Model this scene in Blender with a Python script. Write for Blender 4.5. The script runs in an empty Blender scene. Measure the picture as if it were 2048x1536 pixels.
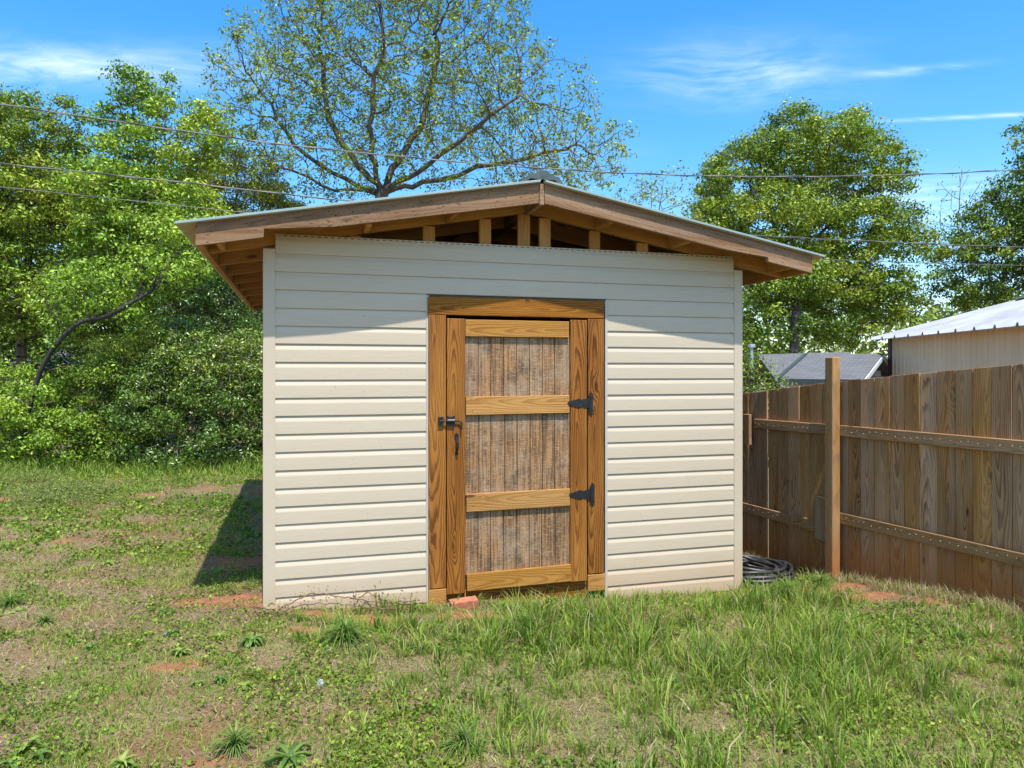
import bpy, bmesh, math, random
import numpy as np
from mathutils import Matrix, Vector, noise as mnoise

R = math.radians
random.seed(7)
rng = np.random.default_rng(11)
scene = bpy.context.scene
col = scene.collection

# ---------------------------------------------------------------- camera, sky, sun, exposure
FPX, HX, HY, CAMZ = 1443.0, 1024.0, 742.0, 1.68          # focal length and horizon in photo pixels
cam_data = bpy.data.cameras.new('camera')
cam_data.sensor_width = 36.0
cam_data.lens = 36.0 * FPX / 2048.0
cam_data.shift_y = -(768.0 - HY) / 2048.0
cam_data.clip_start = 0.05
cam_data.clip_end = 1500.0
cam = bpy.data.objects.new('camera', cam_data)
cam.location = (0, 0, CAMZ)
cam.rotation_euler = (R(90), 0, 0)
col.objects.link(cam)
scene.camera = cam

YAW = R(16.1)                                             # the shed front is turned this much
Dv = Vector((math.cos(YAW), math.sin(YAW), 0))            # along the shed front
Nv = Vector((-math.sin(YAW), math.cos(YAW), 0))           # into the shed
SUN = (-Nv + 0.065 * Dv + Vector((0, 0, 2.28))).normalized()
SUN_EL = math.asin(SUN.z)
SUN_AZ = math.atan2(SUN.x, SUN.y)
SKY_STRENGTH, SUN_STRENGTH, EXPOSURE = 0.15, 3.5, 0.99

world = bpy.data.worlds.new('World')
scene.world = world
world.use_nodes = True
wt = world.node_tree
wt.nodes.clear()


class NT:
    """Small helper for writing node trees."""
    def __init__(self, tree):
        self.t = tree

    def n(self, typ, **kw):
        nd = self.t.nodes.new(typ)
        for k, v in kw.items():
            setattr(nd, k, v)
        return nd

    def link(self, a, b):
        self.t.links.new(a, b)

    def setin(self, nd, i, v):
        if v is None:
            return
        if hasattr(v, 'node'):
            self.link(v, nd.inputs[i])
        else:
            nd.inputs[i].default_value = v

    def math(self, op, a, b=None, c=None, clamp=False):
        nd = self.n('ShaderNodeMath', operation=op, use_clamp=clamp)
        self.setin(nd, 0, a); self.setin(nd, 1, b); self.setin(nd, 2, c)
        return nd.outputs[0]

    def vmath(self, op, a, b=None):
        nd = self.n('ShaderNodeVectorMath', operation=op)
        self.setin(nd, 0, a); self.setin(nd, 1, b)
        return nd.outputs[0]

    def mix(self, fac, a, b, blend='MIX'):
        nd = self.n('ShaderNodeMix', data_type='RGBA', blend_type=blend)
        self.setin(nd, 0, fac)
        for i, v in ((6, a), (7, b)):
            if isinstance(v, tuple) and len(v) == 3:
                v = v + (1,)
            self.setin(nd, i, v)
        return nd.outputs[2]

    def noise(self, vec, scale, detail=3, rough=0.55, dist=0.0):
        nd = self.n('ShaderNodeTexNoise')
        if vec is not None:
            self.link(vec, nd.inputs['Vector'])
        nd.inputs['Scale'].default_value = scale
        nd.inputs['Detail'].default_value = detail
        nd.inputs['Roughness'].default_value = rough
        nd.inputs['Distortion'].default_value = dist
        return nd.outputs['Fac']

    def ramp(self, fac, lo, hi, a=0.0, b=1.0, smooth=True):
        nd = self.n('ShaderNodeMapRange')
        nd.interpolation_type = 'SMOOTHSTEP' if smooth else 'LINEAR'
        self.setin(nd, 0, fac)
        nd.inputs[1].default_value = lo; nd.inputs[2].default_value = hi
        nd.inputs[3].default_value = a; nd.inputs[4].default_value = b
        return nd.outputs[0]

    def scale(self, vec, s):
        nd = self.n('ShaderNodeVectorMath', operation='MULTIPLY')
        self.link(vec, nd.inputs[0])
        nd.inputs[1].default_value = s
        return nd.outputs[0]

    def sep(self, vec):
        nd = self.n('ShaderNodeSeparateXYZ'); self.link(vec, nd.inputs[0])
        return nd.outputs

    def comb(self, x, y, z=0.0):
        nd = self.n('ShaderNodeCombineXYZ')
        self.setin(nd, 0, x); self.setin(nd, 1, y); self.setin(nd, 2, z)
        return nd.outputs[0]


def build_world():
    T = NT(wt)
    out = T.n('ShaderNodeOutputWorld')
    bg = T.n('ShaderNodeBackground')
    sky = T.n('ShaderNodeTexSky', sky_type='NISHITA')
    sky.sun_disc = False
    sky.sun_elevation = SUN_EL
    sky.sun_rotation = SUN_AZ
    sky.air_density = 1.0
    sky.dust_density = 1.0
    sky.ozone_density = 2.5
    hs = T.n('ShaderNodeHueSaturation')
    hs.inputs['Hue'].default_value = 0.496
    hs.inputs['Saturation'].default_value = 1.40
    hs.inputs['Value'].default_value = 1.0
    T.link(sky.outputs[0], hs.inputs['Color'])
    # thin cirrus on a flat layer far above
    tc = T.n('ShaderNodeTexCoord')
    x, y, z = T.sep(tc.outputs['Generated'])
    zz = T.math('MAXIMUM', z, 0.06)
    px = T.math('DIVIDE', x, zz)
    py = T.math('DIVIDE', y, zz)
    p = T.comb(px, py, 0.0)
    warp = T.noise(p, 1.1, 3)
    pw = T.vmath('ADD', p, T.comb(T.math('MULTIPLY', warp, 0.9), T.math('MULTIPLY', warp, 0.5)))
    wisp = T.noise(T.scale(pw, (1.0, 2.2, 1)), 1.7, 8, 0.6, 0.25)
    fine = T.noise(T.scale(pw, (1.4, 4.0, 1)), 5.0, 5, 0.6)

    def blob(cx, cy, rx, ry, rot):
        dx = T.math('SUBTRACT', px, cx); dy = T.math('SUBTRACT', py, cy)
        c, s = math.cos(rot), math.sin(rot)
        a = T.math('ADD', T.math('MULTIPLY', dx, c), T.math('MULTIPLY', dy, s))
        b = T.math('SUBTRACT', T.math('MULTIPLY', dy, c), T.math('MULTIPLY', dx, s))
        a = T.math('DIVIDE', a, rx); b = T.math('DIVIDE', b, ry)
        q = T.math('ADD', T.math('MULTIPLY', a, a), T.math('MULTIPLY', b, b))
        return T.math('EXPONENT', T.math('MULTIPLY', q, -1.0))
    m = T.math('MULTIPLY', T.ramp(T.noise(p, 0.42, 2), 0.52, 0.78), 0.22)
    for b in ((-1.75, 2.36, 0.95, 0.16, 0.05), (0.76, 2.45, 0.30, 0.22, 0.12),
              (1.33, 2.40, 0.16, 0.035, -0.25), (2.3, 4.3, 0.9, 0.5, 0.1)):
        m = T.math('ADD', m, blob(*b))
    m = T.math('MINIMUM', m, 1.0)
    cl = T.ramp(T.math('ADD', T.math('MULTIPLY', wisp, 0.75), T.math('MULTIPLY', fine, 0.25)), 0.32, 0.76)
    cl = T.math('MULTIPLY', cl, m)
    # a short contrail
    tr = T.math('MULTIPLY', blob(2.05, 2.80, 0.55, 0.026, R(-9)), T.ramp(fine, 0.3, 0.6, 0.4, 1.0))
    cl = T.math('MAXIMUM', T.math('MULTIPLY', cl, 0.72), T.math('MULTIPLY', tr, 0.42))
    cmix = T.mix(cl, hs.outputs[0], (4.6, 5.1, 6.0))
    T.link(cmix, bg.inputs['Color'])
    bg.inputs['Strength'].default_value = SKY_STRENGTH
    T.link(bg.outputs[0], out.inputs['Surface'])


build_world()

sun_data = bpy.data.lights.new('sun', 'SUN')
sun_data.energy = SUN_STRENGTH
sun_data.angle = R(0.55)
sun_data.color = (1.0, 0.965, 0.90)
sun = bpy.data.objects.new('sun', sun_data)
sun.rotation_euler = SUN.to_track_quat('Z', 'Y').to_euler()
sun.location = (4, -6, 20)
col.objects.link(sun)

scene.view_settings.view_transform = 'Standard'
scene.view_settings.look = 'None'
scene.view_settings.gamma = 1.0
scene.view_settings.use_curve_mapping = False
scene.view_settings.exposure = EXPOSURE


# ---------------------------------------------------------------- helpers
def P(x, y, Z):
    """Photo pixel at depth Z metres -> world point."""
    return Vector(((x - HX) / FPX * Z, Z, CAMZ + (HY - y) / FPX * Z))


def tag(o, label=None, cat=None, group=None, kind=None):
    if label: o['label'] = label
    if cat: o['category'] = cat
    if group: o['group'] = group
    if kind: o['kind'] = kind
    return o


def empty(name, loc, rz=0.0, parent=None):
    o = bpy.data.objects.new(name, None)
    o.empty_display_size = 0.2
    o.location = loc
    o.rotation_euler = (0, 0, rz)
    col.objects.link(o)
    if parent: o.parent = parent
    return o


def link_mesh(name, me, mat, parent=None, mw=None, smooth=False):
    o = bpy.data.objects.new(name, me)
    col.objects.link(o)
    if mat is not None and len(me.materials) == 0:
        me.materials.append(mat)
    if parent: o.parent = parent
    if mw is not None: o.matrix_basis = mw
    if smooth:
        me.polygons.foreach_set('use_smooth', np.ones(len(me.polygons), dtype=bool))
    return o


def np_mesh(name, verts, faces, colors=None, attr='Col'):
    """faces: int array (n,3) or (n,4)"""
    me = bpy.data.meshes.new(name)
    verts = np.asarray(verts, dtype=np.float32); faces = np.asarray(faces, dtype=np.int32)
    n, k = faces.shape
    me.vertices.add(len(verts)); me.vertices.foreach_set('co', verts.ravel())
    me.loops.add(n * k); me.loops.foreach_set('vertex_index', faces.ravel())
    me.polygons.add(n)
    me.polygons.foreach_set('loop_start', np.arange(0, n * k, k, dtype=np.int32))
    me.polygons.foreach_set('loop_total', np.full(n, k, dtype=np.int32))
    me.update(calc_edges=True)
    if colors is not None:
        ca = me.color_attributes.new(attr, 'FLOAT_COLOR', 'POINT')
        c = np.ones((len(verts), 4), dtype=np.float32); c[:, :3] = colors
        ca.data.foreach_set('color', c.ravel())
    return me


def frame(xaxis, zaxis, origin):
    x = Vector(xaxis).normalized(); z = Vector(zaxis).normalized()
    y = z.cross(x).normalized(); z = x.cross(y).normalized()
    m = Matrix((x, y, z)).transposed().to_4x4()
    m.translation = Vector(origin)
    return m


_box = {}


def box_mesh(l, w, t, bev, mat):
    key = (round(l, 4), round(w, 4), round(t, 4), round(bev, 4), mat.name)
    if key in _box: return _box[key]
    bm = bmesh.new()
    bmesh.ops.create_cube(bm, size=1.0, matrix=Matrix.Diagonal((l, w, t, 1)))
    if bev > 0:
        bmesh.ops.bevel(bm, geom=list(bm.edges), offset=min(bev, t * .3, w * .3), segments=1, affect='EDGES')
    me = bpy.data.meshes.new('board'); bm.to_mesh(me); bm.free()
    me.materials.append(mat)
    _box[key] = me
    return me


def board(parent, name, p0, p1, width, thick, normal, mat, bev=0.003):
    """A plank from p0 to p1 (centre line), its broad face looking along normal."""
    p0 = Vector(p0); p1 = Vector(p1)
    l = (p1 - p0).length
    return link_mesh(name, box_mesh(l, width, thick, bev, mat), mat, parent, frame(p1 - p0, normal, (p0 + p1) / 2))


def prism(parent, name, poly, v0, v1, mat, slope=0.0, origin=(0, 0)):
    """Polygon in the (u,z) plane, extruded in depth from v0 to v1; local X runs along the slope."""
    c, s = math.cos(slope), math.sin(slope)
    q = [((u - origin[0]) * c + (z - origin[1]) * s, -(u - origin[0]) * s + (z - origin[1]) * c) for u, z in poly]
    bm = bmesh.new()
    h = (v1 - v0) / 2
    a = [bm.verts.new((x, y, h)) for x, y in q]
    b = [bm.verts.new((x, y, -h)) for x, y in q]
    n = len(q)
    bm.faces.new(a); bm.faces.new(b[::-1])
    for i in range(n):
        bm.faces.new((a[i], b[i], b[(i + 1) % n], a[(i + 1) % n]))
    bmesh.ops.recalc_face_normals(bm, faces=bm.faces)
    me = bpy.data.meshes.new(name); bm.to_mesh(me); bm.free()
    mw = frame((c, 0, s), (0, -1, 0), (origin[0], (v0 + v1) / 2, origin[1]))
    return link_mesh(name, me, mat, parent, mw)


def tube_np(pts, radii, sides=8, closed=False):
    pts = [Vector(p) for p in pts]
    V, F = [], []
    n = len(pts)
    up = Vector((0, 0, 1))
    for i, p in enumerate(pts):
        a = pts[max(i - 1, 0)]; b = pts[min(i + 1, n - 1)]
        t = (b - a).normalized()
        s = t.cross(up)
        if s.length < 1e-3: s = t.cross(Vector((1, 0, 0)))
        s.normalize(); w = s.cross(t)
        r = radii[i] if hasattr(radii, '__len__') else radii
        for k in range(sides):
            an = 2 * math.pi * k / sides
            V.append(p + (s * math.cos(an) + w * math.sin(an)) * r)
    for i in range(n - 1):
        for k in range(sides):
            F.append((i * sides + k, i * sides + (k + 1) % sides, (i + 1) * sides + (k + 1) % sides, (i + 1) * sides + k))
    return V, F


def bm_join(parts):
    V, F = [], []
    for v, f in parts:
        o = len(V); V += [tuple(x) for x in v]; F += [tuple(i + o for i in q) for q in f]
    return V, F


def py_mesh(name, V, F):
    me = bpy.data.meshes.new(name); me.from_pydata([tuple(v) for v in V], [], F); me.update()
    return me


def catmull(pts, n):
    pts = [Vector(p) for p in pts]
    q = [2 * pts[0] - pts[1]] + pts + [2 * pts[-1] - pts[-2]]
    out = []
    for i in range(1, len(q) - 2):
        for k in range(n):
            t = k / n
            a, b, c, d = q[i - 1], q[i], q[i + 1], q[i + 2]
            out.append(0.5 * ((2 * b) + (c - a) * t + (2 * a - 5 * b + 4 * c - d) * t * t + (3 * b - a - 3 * c + d) * t ** 3))
    out.append(pts[-1])
    return out


# ---------------------------------------------------------------- materials
def new_mat(name):
    m = bpy.data.materials.new(name)
    m.use_nodes = True
    t = m.node_tree
    t.nodes.clear()
    T = NT(t)
    out = T.n('ShaderNodeOutputMaterial')
    bs = T.n('ShaderNodeBsdfPrincipled')
    T.link(bs.outputs[0], out.inputs[0])
    return m, T, bs, out


def bump(T, bs, height, strength=0.3, dist=0.01):
    b = T.n('ShaderNodeBump')
    b.inputs['Strength'].default_value = strength
    b.inputs['Distance'].default_value = dist
    T.link(height, b.inputs['Height'])
    T.link(b.outputs[0], bs.inputs['Normal'])


def wood_mat(name, light, mid, dark, period=0.011, k=0.055, rough=0.62, knots=0.55, grey=None, greyamt=0.0,
             contrast=1.0, clay=False, tone=0.25, ringgain=1.0, specks=0.0, satlo=0.97):
    m, T, bs, out = new_mat(name)
    tc = T.n('ShaderNodeTexCoord'); oi = T.n('ShaderNodeObjectInfo')
    rnd = oi.outputs['Random']
    r2 = T.math('FRACT', T.math('MULTIPLY', rnd, 17.31))
    r3 = T.math('FRACT', T.math('MULTIPLY', rnd, 91.77))
    pos = T.vmath('ADD', tc.outputs['Object'], T.comb(T.math('MULTIPLY', rnd, 41.0), T.math('MULTIPLY', r2, 13.0), T.math('MULTIPLY', r3, 7.0)))
    X, Y, Z = T.sep(tc.outputs['Object'])
    n1 = T.noise(T.scale(pos, (1.2, 5, 5)), 1.0, 2)
    n2 = T.noise(T.scale(pos, (3.0, 11, 11)), 1.0, 3)
    # knots, stretched along the board
    vo = T.n('ShaderNodeTexVoronoi'); vo.inputs['Scale'].default_value = 1.0
    T.link(T.scale(pos, (2.1, 6.5, 0.01)), vo.inputs['Vector'])
    kd = vo.outputs['Distance']
    ksel = T.math('LESS_THAN', T.sep(vo.outputs['Color'])[0], knots)
    kfield = T.math('MULTIPLY', T.ramp(kd, 0.0, 0.34, 1.0, 0.0), ksel)
    a = T.math('ADD', T.math('ADD', Y, T.math('MULTIPLY', T.math('SUBTRACT', r2, 0.5), 0.05)),
               T.math('MULTIPLY', T.math('SUBTRACT', n1, 0.5), 0.10))
    b = T.math('ADD', T.math('ADD', T.math('MULTIPLY', X, k), T.math('MULTIPLY', T.math('SUBTRACT', r3, 0.5), 0.12)),
               T.math('MULTIPLY', T.math('SUBTRACT', n2, 0.5), 0.035))
    b = T.math('ADD', b, T.math('MULTIPLY', kfield, 0.035))
    rr = T.math('SQRT', T.math('ADD', T.math('MULTIPLY', a, a), T.math('MULTIPLY', b, b)))
    ph = T.math('FRACT', T.math('DIVIDE', rr, period))
    ring = T.math('MULTIPLY', T.ramp(ph, 0.25, 0.82), T.ramp(ph, 0.86, 1.0, 1.0, 0.0))
    fib = T.noise(T.scale(pos, (4, 190, 190)), 1.0, 3)
    big = T.noise(T.scale(pos, (0.9, 7, 7)), 1.0, 3)
    c = T.mix(T.ramp(big, 0.3, 0.7), light, mid)
    c = T.mix(T.math('MULTIPLY', T.math('MULTIPLY', ring, contrast), T.ramp(big, 0.2, 0.8, 0.45, 1.0)), c, dark)
    c = T.mix(T.ramp(fib, 0.35, 0.75, 0.0, 0.35), c, dark)
    kcore = T.math('MULTIPLY', T.ramp(kd, 0.05, 0.115, 1.0, 0.0), ksel)
    c = T.mix(T.math('MULTIPLY', kcore, 0.8), c, tuple(x * 0.35 for x in dark))
    if grey is not None:
        g = T.math('MULTIPLY', T.ramp(T.noise(T.scale(pos, (1.4, 16, 16)), 1.0, 4), 0.35, 0.65), greyamt)
        g = T.math('MULTIPLY', g, T.ramp(r3, 0.0, 1.0, 0.45, 1.25, False), clamp=True)
        c = T.mix(g, c, grey)
    if specks > 0:
        sp = T.ramp(T.noise(T.scale(pos, (40, 90, 90)), 1.0, 2), 0.62, 0.70)
        c = T.mix(T.math('MULTIPLY', sp, specks), c, tuple(x * 0.4 for x in dark))
    # board to board tone
    hv = T.n('ShaderNodeHueSaturation')
    T.setin(hv, 2, T.ramp(rnd, 0, 1, 1 - tone, 1 + tone, False))
    T.setin(hv, 1, T.ramp(r2, 0, 1, satlo, 1.04, False))
    T.link(c, hv.inputs['Color'])
    c = hv.outputs[0]
    if clay:
        geo = T.n('ShaderNodeNewGeometry')
        gx, gy, gzz = T.sep(geo.outputs['Position'])
        cn = T.noise(T.scale(geo.outputs['Position'], (9, 9, 3)), 1.0, 4)
        # splash line follows the lie of the ground along the fence
        base = T.math('ADD', T.math('MULTIPLY', T.math('SUBTRACT', gy, 4.9), -0.12), 0.03)
        h = T.math('SUBTRACT', T.math('SUBTRACT', gzz, base), T.math('MULTIPLY', T.math('SUBTRACT', cn, 0.5), 0.5))
        c = T.mix(T.ramp(h, 0.0, 0.62, 0.8, 0.0), c, (0.34, 0.115, 0.026))
    T.link(c, bs.inputs['Base Color'])
    bs.inputs['Roughness'].default_value = rough
    bs.inputs['Specular IOR Level'].default_value = 0.18
    hgt = T.math('ADD', T.math('MULTIPLY', fib, 0.7), T.math('MULTIPLY', ring, -0.35 * ringgain))
    bump(T, bs, hgt, 0.35, 0.004)
    return m


M = {}
M['door_wood'] = wood_mat('treated_pine', (0.37, 0.148, 0.020), (0.265, 0.093, 0.010), (0.070, 0.020, 0.002), period=0.0125, knots=0.45, contrast=0.95, tone=0.13)
M['rail_wood'] = wood_mat('pale_pine', (0.52, 0.27, 0.078), (0.44, 0.212, 0.05), (0.20, 0.078, 0.013), period=0.012, knots=0.5, contrast=0.7, tone=0.10)
M['rough_wood'] = wood_mat('rough_sawn_board', (0.31, 0.175, 0.085), (0.21, 0.11, 0.05), (0.08, 0.036, 0.016), period=0.02, knots=0.6,
                           contrast=0.5, tone=0.06, grey=(0.36, 0.25, 0.17), greyamt=0.5, rough=0.85, specks=0.85)
M['rafter_wood'] = wood_mat('rafter_lumber', (0.50, 0.265, 0.085), (0.42, 0.20, 0.056), (0.21, 0.085, 0.022), period=0.016, knots=0.4, contrast=0.35, tone=0.12, rough=0.75)
M['fence_wood'] = wood_mat('weathered_picket', (0.47, 0.235, 0.072), (0.37, 0.17, 0.043), (0.075, 0.03, 0.009), period=0.011, knots=0.6,
                           contrast=0.85, grey=(0.42, 0.28, 0.175), greyamt=0.42, clay=True, tone=0.26, rough=0.85, satlo=0.8)
M['fence_rail'] = wood_mat('weathered_rail', (0.38, 0.215, 0.088), (0.30, 0.16, 0.058), (0.085, 0.04, 0.016), period=0.012, knots=0.4,
                           contrast=0.7, grey=(0.36, 0.27, 0.195), greyamt=0.4, tone=0.08, rough=0.85)
M['post_wood'] = wood_mat('fence_post_wood', (0.44, 0.235, 0.085), (0.36, 0.18, 0.06), (0.15, 0.065, 0.02), period=0.014, knots=0.5,
                          contrast=0.55, grey=(0.33, 0.24, 0.16), greyamt=0.45, clay=True, tone=0.05, rough=0.8)


def siding_mat():
    m, T, bs, out = new_mat('vinyl_siding')
    tc = T.n('ShaderNodeTexCoord'); geo = T.n('ShaderNodeNewGeometry'); oi = T.n('ShaderNodeObjectInfo')
    pos = T.vmath('ADD', tc.outputs['Object'], T.comb(T.math('MULTIPLY', oi.outputs['Random'], 31.0), 0.0, 0.0))
    g = T.noise(T.scale(pos, (5, 60, 150)), 1.0, 4)
    c = T.mix(T.ramp(g, 0.3, 0.7), (0.51, 0.418, 0.296), (0.545, 0.452, 0.326))
    st = T.noise(T.scale(geo.outputs['Position'], (2.2, 2.2, 0.5)), 1.0, 4)
    c = T.mix(T.ramp(st, 0.5, 0.75, 0.0, 0.14), c, (0.46, 0.41, 0.31))
    # small dark flecks of dirt
    fl = T.ramp(T.noise(geo.outputs['Position'], 55.0, 1), 0.735, 0.77, 0.0, 0.5)
    c = T.mix(fl, c, (0.25, 0.21, 0.15))
    # red clay splashed up from the soil
    gx, gy, gzz = T.sep(geo.outputs['Position'])
    cn = T.noise(geo.outputs['Position'], 7.0, 5, 0.65)
    h = T.math('SUBTRACT', T.math('ADD', gzz, 0.12), T.math('MULTIPLY', cn, 0.38))
    c = T.mix(T.ramp(h, -0.12, 0.22, 0.32, 0.0), c, (0.50, 0.29, 0.14))
    T.link(c, bs.inputs['Base Color'])
    bs.inputs['Roughness'].default_value = 0.48
    bs.inputs['Specular IOR Level'].default_value = 0.35
    bump(T, bs, g, 0.22, 0.002)
    return m


M['siding'] = siding_mat()


def simple_mat(name, c1, c2, scale=8.0, rough=0.6, metal=0.0, bumps=0.0, stretch=(1, 1, 1), lo=0.35, hi=0.65):
    m, T, bs, out = new_mat(name)
    tc = T.n('ShaderNodeTexCoord')
    n = T.noise(T.scale(tc.outputs['Object'], stretch), scale, 5, 0.6)
    T.link(T.mix(T.ramp(n, lo, hi), c1, c2), bs.inputs['Base Color'])
    bs.inputs['Roughness'].default_value = rough
    bs.inputs['Metallic'].default_value = metal
    if bumps: bump(T, bs, n, bumps, 0.005)
    return m


M['trim'] = simple_mat('vinyl_trim', (0.47, 0.44, 0.375), (0.44, 0.41, 0.35), 4, 0.5)
M['roof_metal'] = simple_mat('green_roof_metal', (0.27, 0.34, 0.315), (0.32, 0.39, 0.36), 3, 0.4, 0.2)
M['roof_back'] = simple_mat('roof_backer_coat', (0.52, 0.46, 0.32), (0.46, 0.40, 0.28), 3, 0.6)
M['roof_under'] = simple_mat('roof_cap_metal', (0.055, 0.075, 0.07), (0.09, 0.11, 0.10), 14, 0.6, 0.2, 0.3)
M['iron'] = simple_mat('black_iron', (0.012, 0.012, 0.013), (0.022, 0.022, 0.024), 60, 0.42, 0.2, 0.15)
M['rubber'] = simple_mat('black_hose_rubber', (0.016, 0.016, 0.019), (0.05, 0.046, 0.044), 9, 0.42, 0, 0.1)
M['nail'] = simple_mat('galvanised_nail', (0.62, 0.62, 0.62), (0.5, 0.5, 0.5), 20, 0.35, 0.5)
M['brick'] = simple_mat('brick_clay', (0.42, 0.155, 0.075), (0.36, 0.13, 0.07), 30, 0.9, 0, 0.6)
M['dark'] = simple_mat('bare_sheathing', (0.10, 0.07, 0.045), (0.14, 0.10, 0.06), 5, 0.9)
M['cable'] = simple_mat('cable_sheath', (0.085, 0.08, 0.076), (0.19, 0.18, 0.17), 2.5, 0.5)
M['paper'] = simple_mat('white_litter', (0.50, 0.50, 0.49), (0.36, 0.36, 0.36), 60, 0.8)
M['straw'] = simple_mat('dry_straw', (0.52, 0.40, 0.22), (0.40, 0.29, 0.15), 20, 0.8)
M['vine'] = simple_mat('dead_vine', (0.13, 0.075, 0.045), (0.22, 0.13, 0.075), 30, 0.85)


def ply_mat():
    m, T, bs, out = new_mat('weathered_plywood')
    tc = T.n('ShaderNodeTexCoord'); geo = T.n('ShaderNodeNewGeometry'); oi = T.n('ShaderNodeObjectInfo')
    pos = T.vmath('ADD', tc.outputs['Object'], T.comb(T.math('MULTIPLY', oi.outputs['Random'], 23.0), T.math('MULTIPLY', oi.outputs['Random'], 5.0), 0.0))
    wp = geo.outputs['Position']
    streak = T.noise(T.scale(pos, (3.0, 95, 95)), 1.0, 6, 0.7)
    cross = T.noise(T.scale(pos, (120, 16, 10)), 1.0, 5, 0.75)
    blot = T.noise(T.scale(wp, (1, 1, 0.6)), 4.2, 6, 0.7)
    sp = T.noise(pos, 150.0, 4, 0.75)
    c = T.mix(T.ramp(streak, 0.38, 0.62), (0.40, 0.205, 0.078), (0.095, 0.045, 0.019))
    c = T.mix(T.ramp(blot, 0.42, 0.66, 0.0, 0.6), c, (0.36, 0.275, 0.19))
    c = T.mix(T.math('MULTIPLY', T.ramp(T.noise(wp, 6.3, 5, 0.7), 0.48, 0.64, 0.0, 0.75), T.ramp(streak, 0.3, 0.6, 0.2, 1.0)), c, (0.07, 0.043, 0.026))
    c = T.mix(T.ramp(cross, 0.50, 0.66, 0.0, 0.75), c, (0.50, 0.32, 0.165))
    c = T.mix(T.ramp(sp, 0.54, 0.64, 0.0, 0.75), c, (0.075, 0.045, 0.026))
    T.link(c, bs.inputs['Base Color'])
    bs.inputs['Roughness'].default_value = 0.9
    bump(T, bs, T.math('ADD', streak, T.math('ADD', cross, sp)), 0.6, 0.004)
    return m


M['ply'] = ply_mat()


def leaf_mat(name, trans=0.38, rough=0.45, spec=0.35):
    m, T, bs, out = new_mat(name)
    at = T.n('ShaderNodeVertexColor', layer_name='Col')
    T.link(at.outputs[0], bs.inputs['Base Color'])
    bs.inputs['Roughness'].default_value = rough
    bs.inputs['Specular IOR Level'].default_value = spec
    tr = T.n('ShaderNodeBsdfTranslucent')
    hs = T.n('ShaderNodeHueSaturation'); hs.inputs['Value'].default_value = 1.35; hs.inputs['Hue'].default_value = 0.49
    T.link(at.outputs[0], hs.inputs['Color'])
    T.link(hs.outputs[0], tr.inputs['Color'])
    mx = T.n('ShaderNodeMixShader'); mx.inputs[0].default_value = trans
    T.link(bs.outputs[0], mx.inputs[1]); T.link(tr.outputs[0], mx.inputs[2])
    T.link(mx.outputs[0], out.inputs[0])
    return m


M['leaf'] = leaf_mat('foliage', 0.22)
M['glossy_leaf'] = leaf_mat('glossy_foliage', 0.18, 0.32, 0.6)
M['grass'] = leaf_mat('grass_blades', 0.35, 0.5, 0.3)
M['bark'] = simple_mat('tree_bark', (0.115, 0.095, 0.078), (0.20, 0.17, 0.14), 9, 0.9, 0, 0.5, (1, 1, 0.3))
M['bark_mid'] = simple_mat('grey_twig_bark', (0.07, 0.058, 0.047), (0.135, 0.115, 0.095), 9, 0.9, 0, 0.5, (1, 1, 0.3))
M['bark_black'] = simple_mat('shaded_bark', (0.032, 0.026, 0.021), (0.06, 0.048, 0.04), 9, 0.9, 0, 0.5, (1, 1, 0.3))
M['bark_dark'] = simple_mat('dark_bark', (0.055, 0.043, 0.034), (0.11, 0.088, 0.07), 9, 0.9, 0, 0.5, (1, 1, 0.3))

# ---------------------------------------------------------------- the lie of the land
SH = Vector((-1.72, 5.04, 0.0))                           # left front corner of the shed
_cp = np.array([
    (-1.72, 5.04, 0.0), (1.86, 6.09, -0.17), (0.1, 5.5, -0.085), (3.48, 4.9, 0.03), (2.91, 6.3, -0.145),
    (2.38, 7.6, -0.30), (1.9, 8.8, -0.42), (0, 3, 0.0), (2, 3.5, 0.0), (-2, 3, 0.0), (0, 1, 0), (3.2, 3, 0.05), (4.6, 2.2, 0.08),
    (-4, 6, 0.0), (-4, 10, 0.0), (-7, 12, 0.0), (-2.8, 8.5, -0.02), (-3.2, 12.5, -0.02), (-10, 8, 0.05), (-8, 20, -0.1), (0, 12, -0.5),
    (5, 20, -1.2), (8, 26, -1.5), (14, 18, -1.0), (-5, -8, 0.1), (5, -8, 0.2), (-20, 30, -0.3), (0, 35, -1.0), (20, 40, -1.8),
    (-40, 60, -1), (0, 80, -1.5), (50, 60, -2), (-60, 0, 0), (60, 0, -1), (0, -60, 0), (-80, 250, -2), (90, 250, -2), (5, 6, -0.05)], dtype=float)


def _phi(r): return np.sqrt(r * r + 0.16)


_A = _phi(np.hypot(_cp[:, None, 0] - _cp[None, :, 0], _cp[:, None, 1] - _cp[None, :, 1]))
_w = np.linalg.solve(_A + np.eye(len(_cp)) * 1e-6, _cp[:, 2])


def gz(x, y):
    x = np.atleast_1d(np.asarray(x, float)); y = np.atleast_1d(np.asarray(y, float))
    out = np.zeros_like(x)
    for (cx, cy, _), w in zip(_cp, _w):
        out += w * _phi(np.hypot(x - cx, y - cy))
    return np.clip(out, -3, 0.3)


def G1(x, y): return float(gz(x, y)[0])


def on_ground(px, py):
    """Photo pixel -> the ground point it shows."""
    d = Vector(((px - HX) / FPX, 1.0, (HY - py) / FPX))
    t = 1.0
    for _ in range(60):
        p = Vector((0, 0, CAMZ)) + d * t
        err = p.z - G1(p.x, p.y)
        t += err / max(1e-3, -d.z) * 0.7
    p = Vector((0, 0, CAMZ)) + d * t
    return Vector((p.x, p.y, G1(p.x, p.y)))


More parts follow.
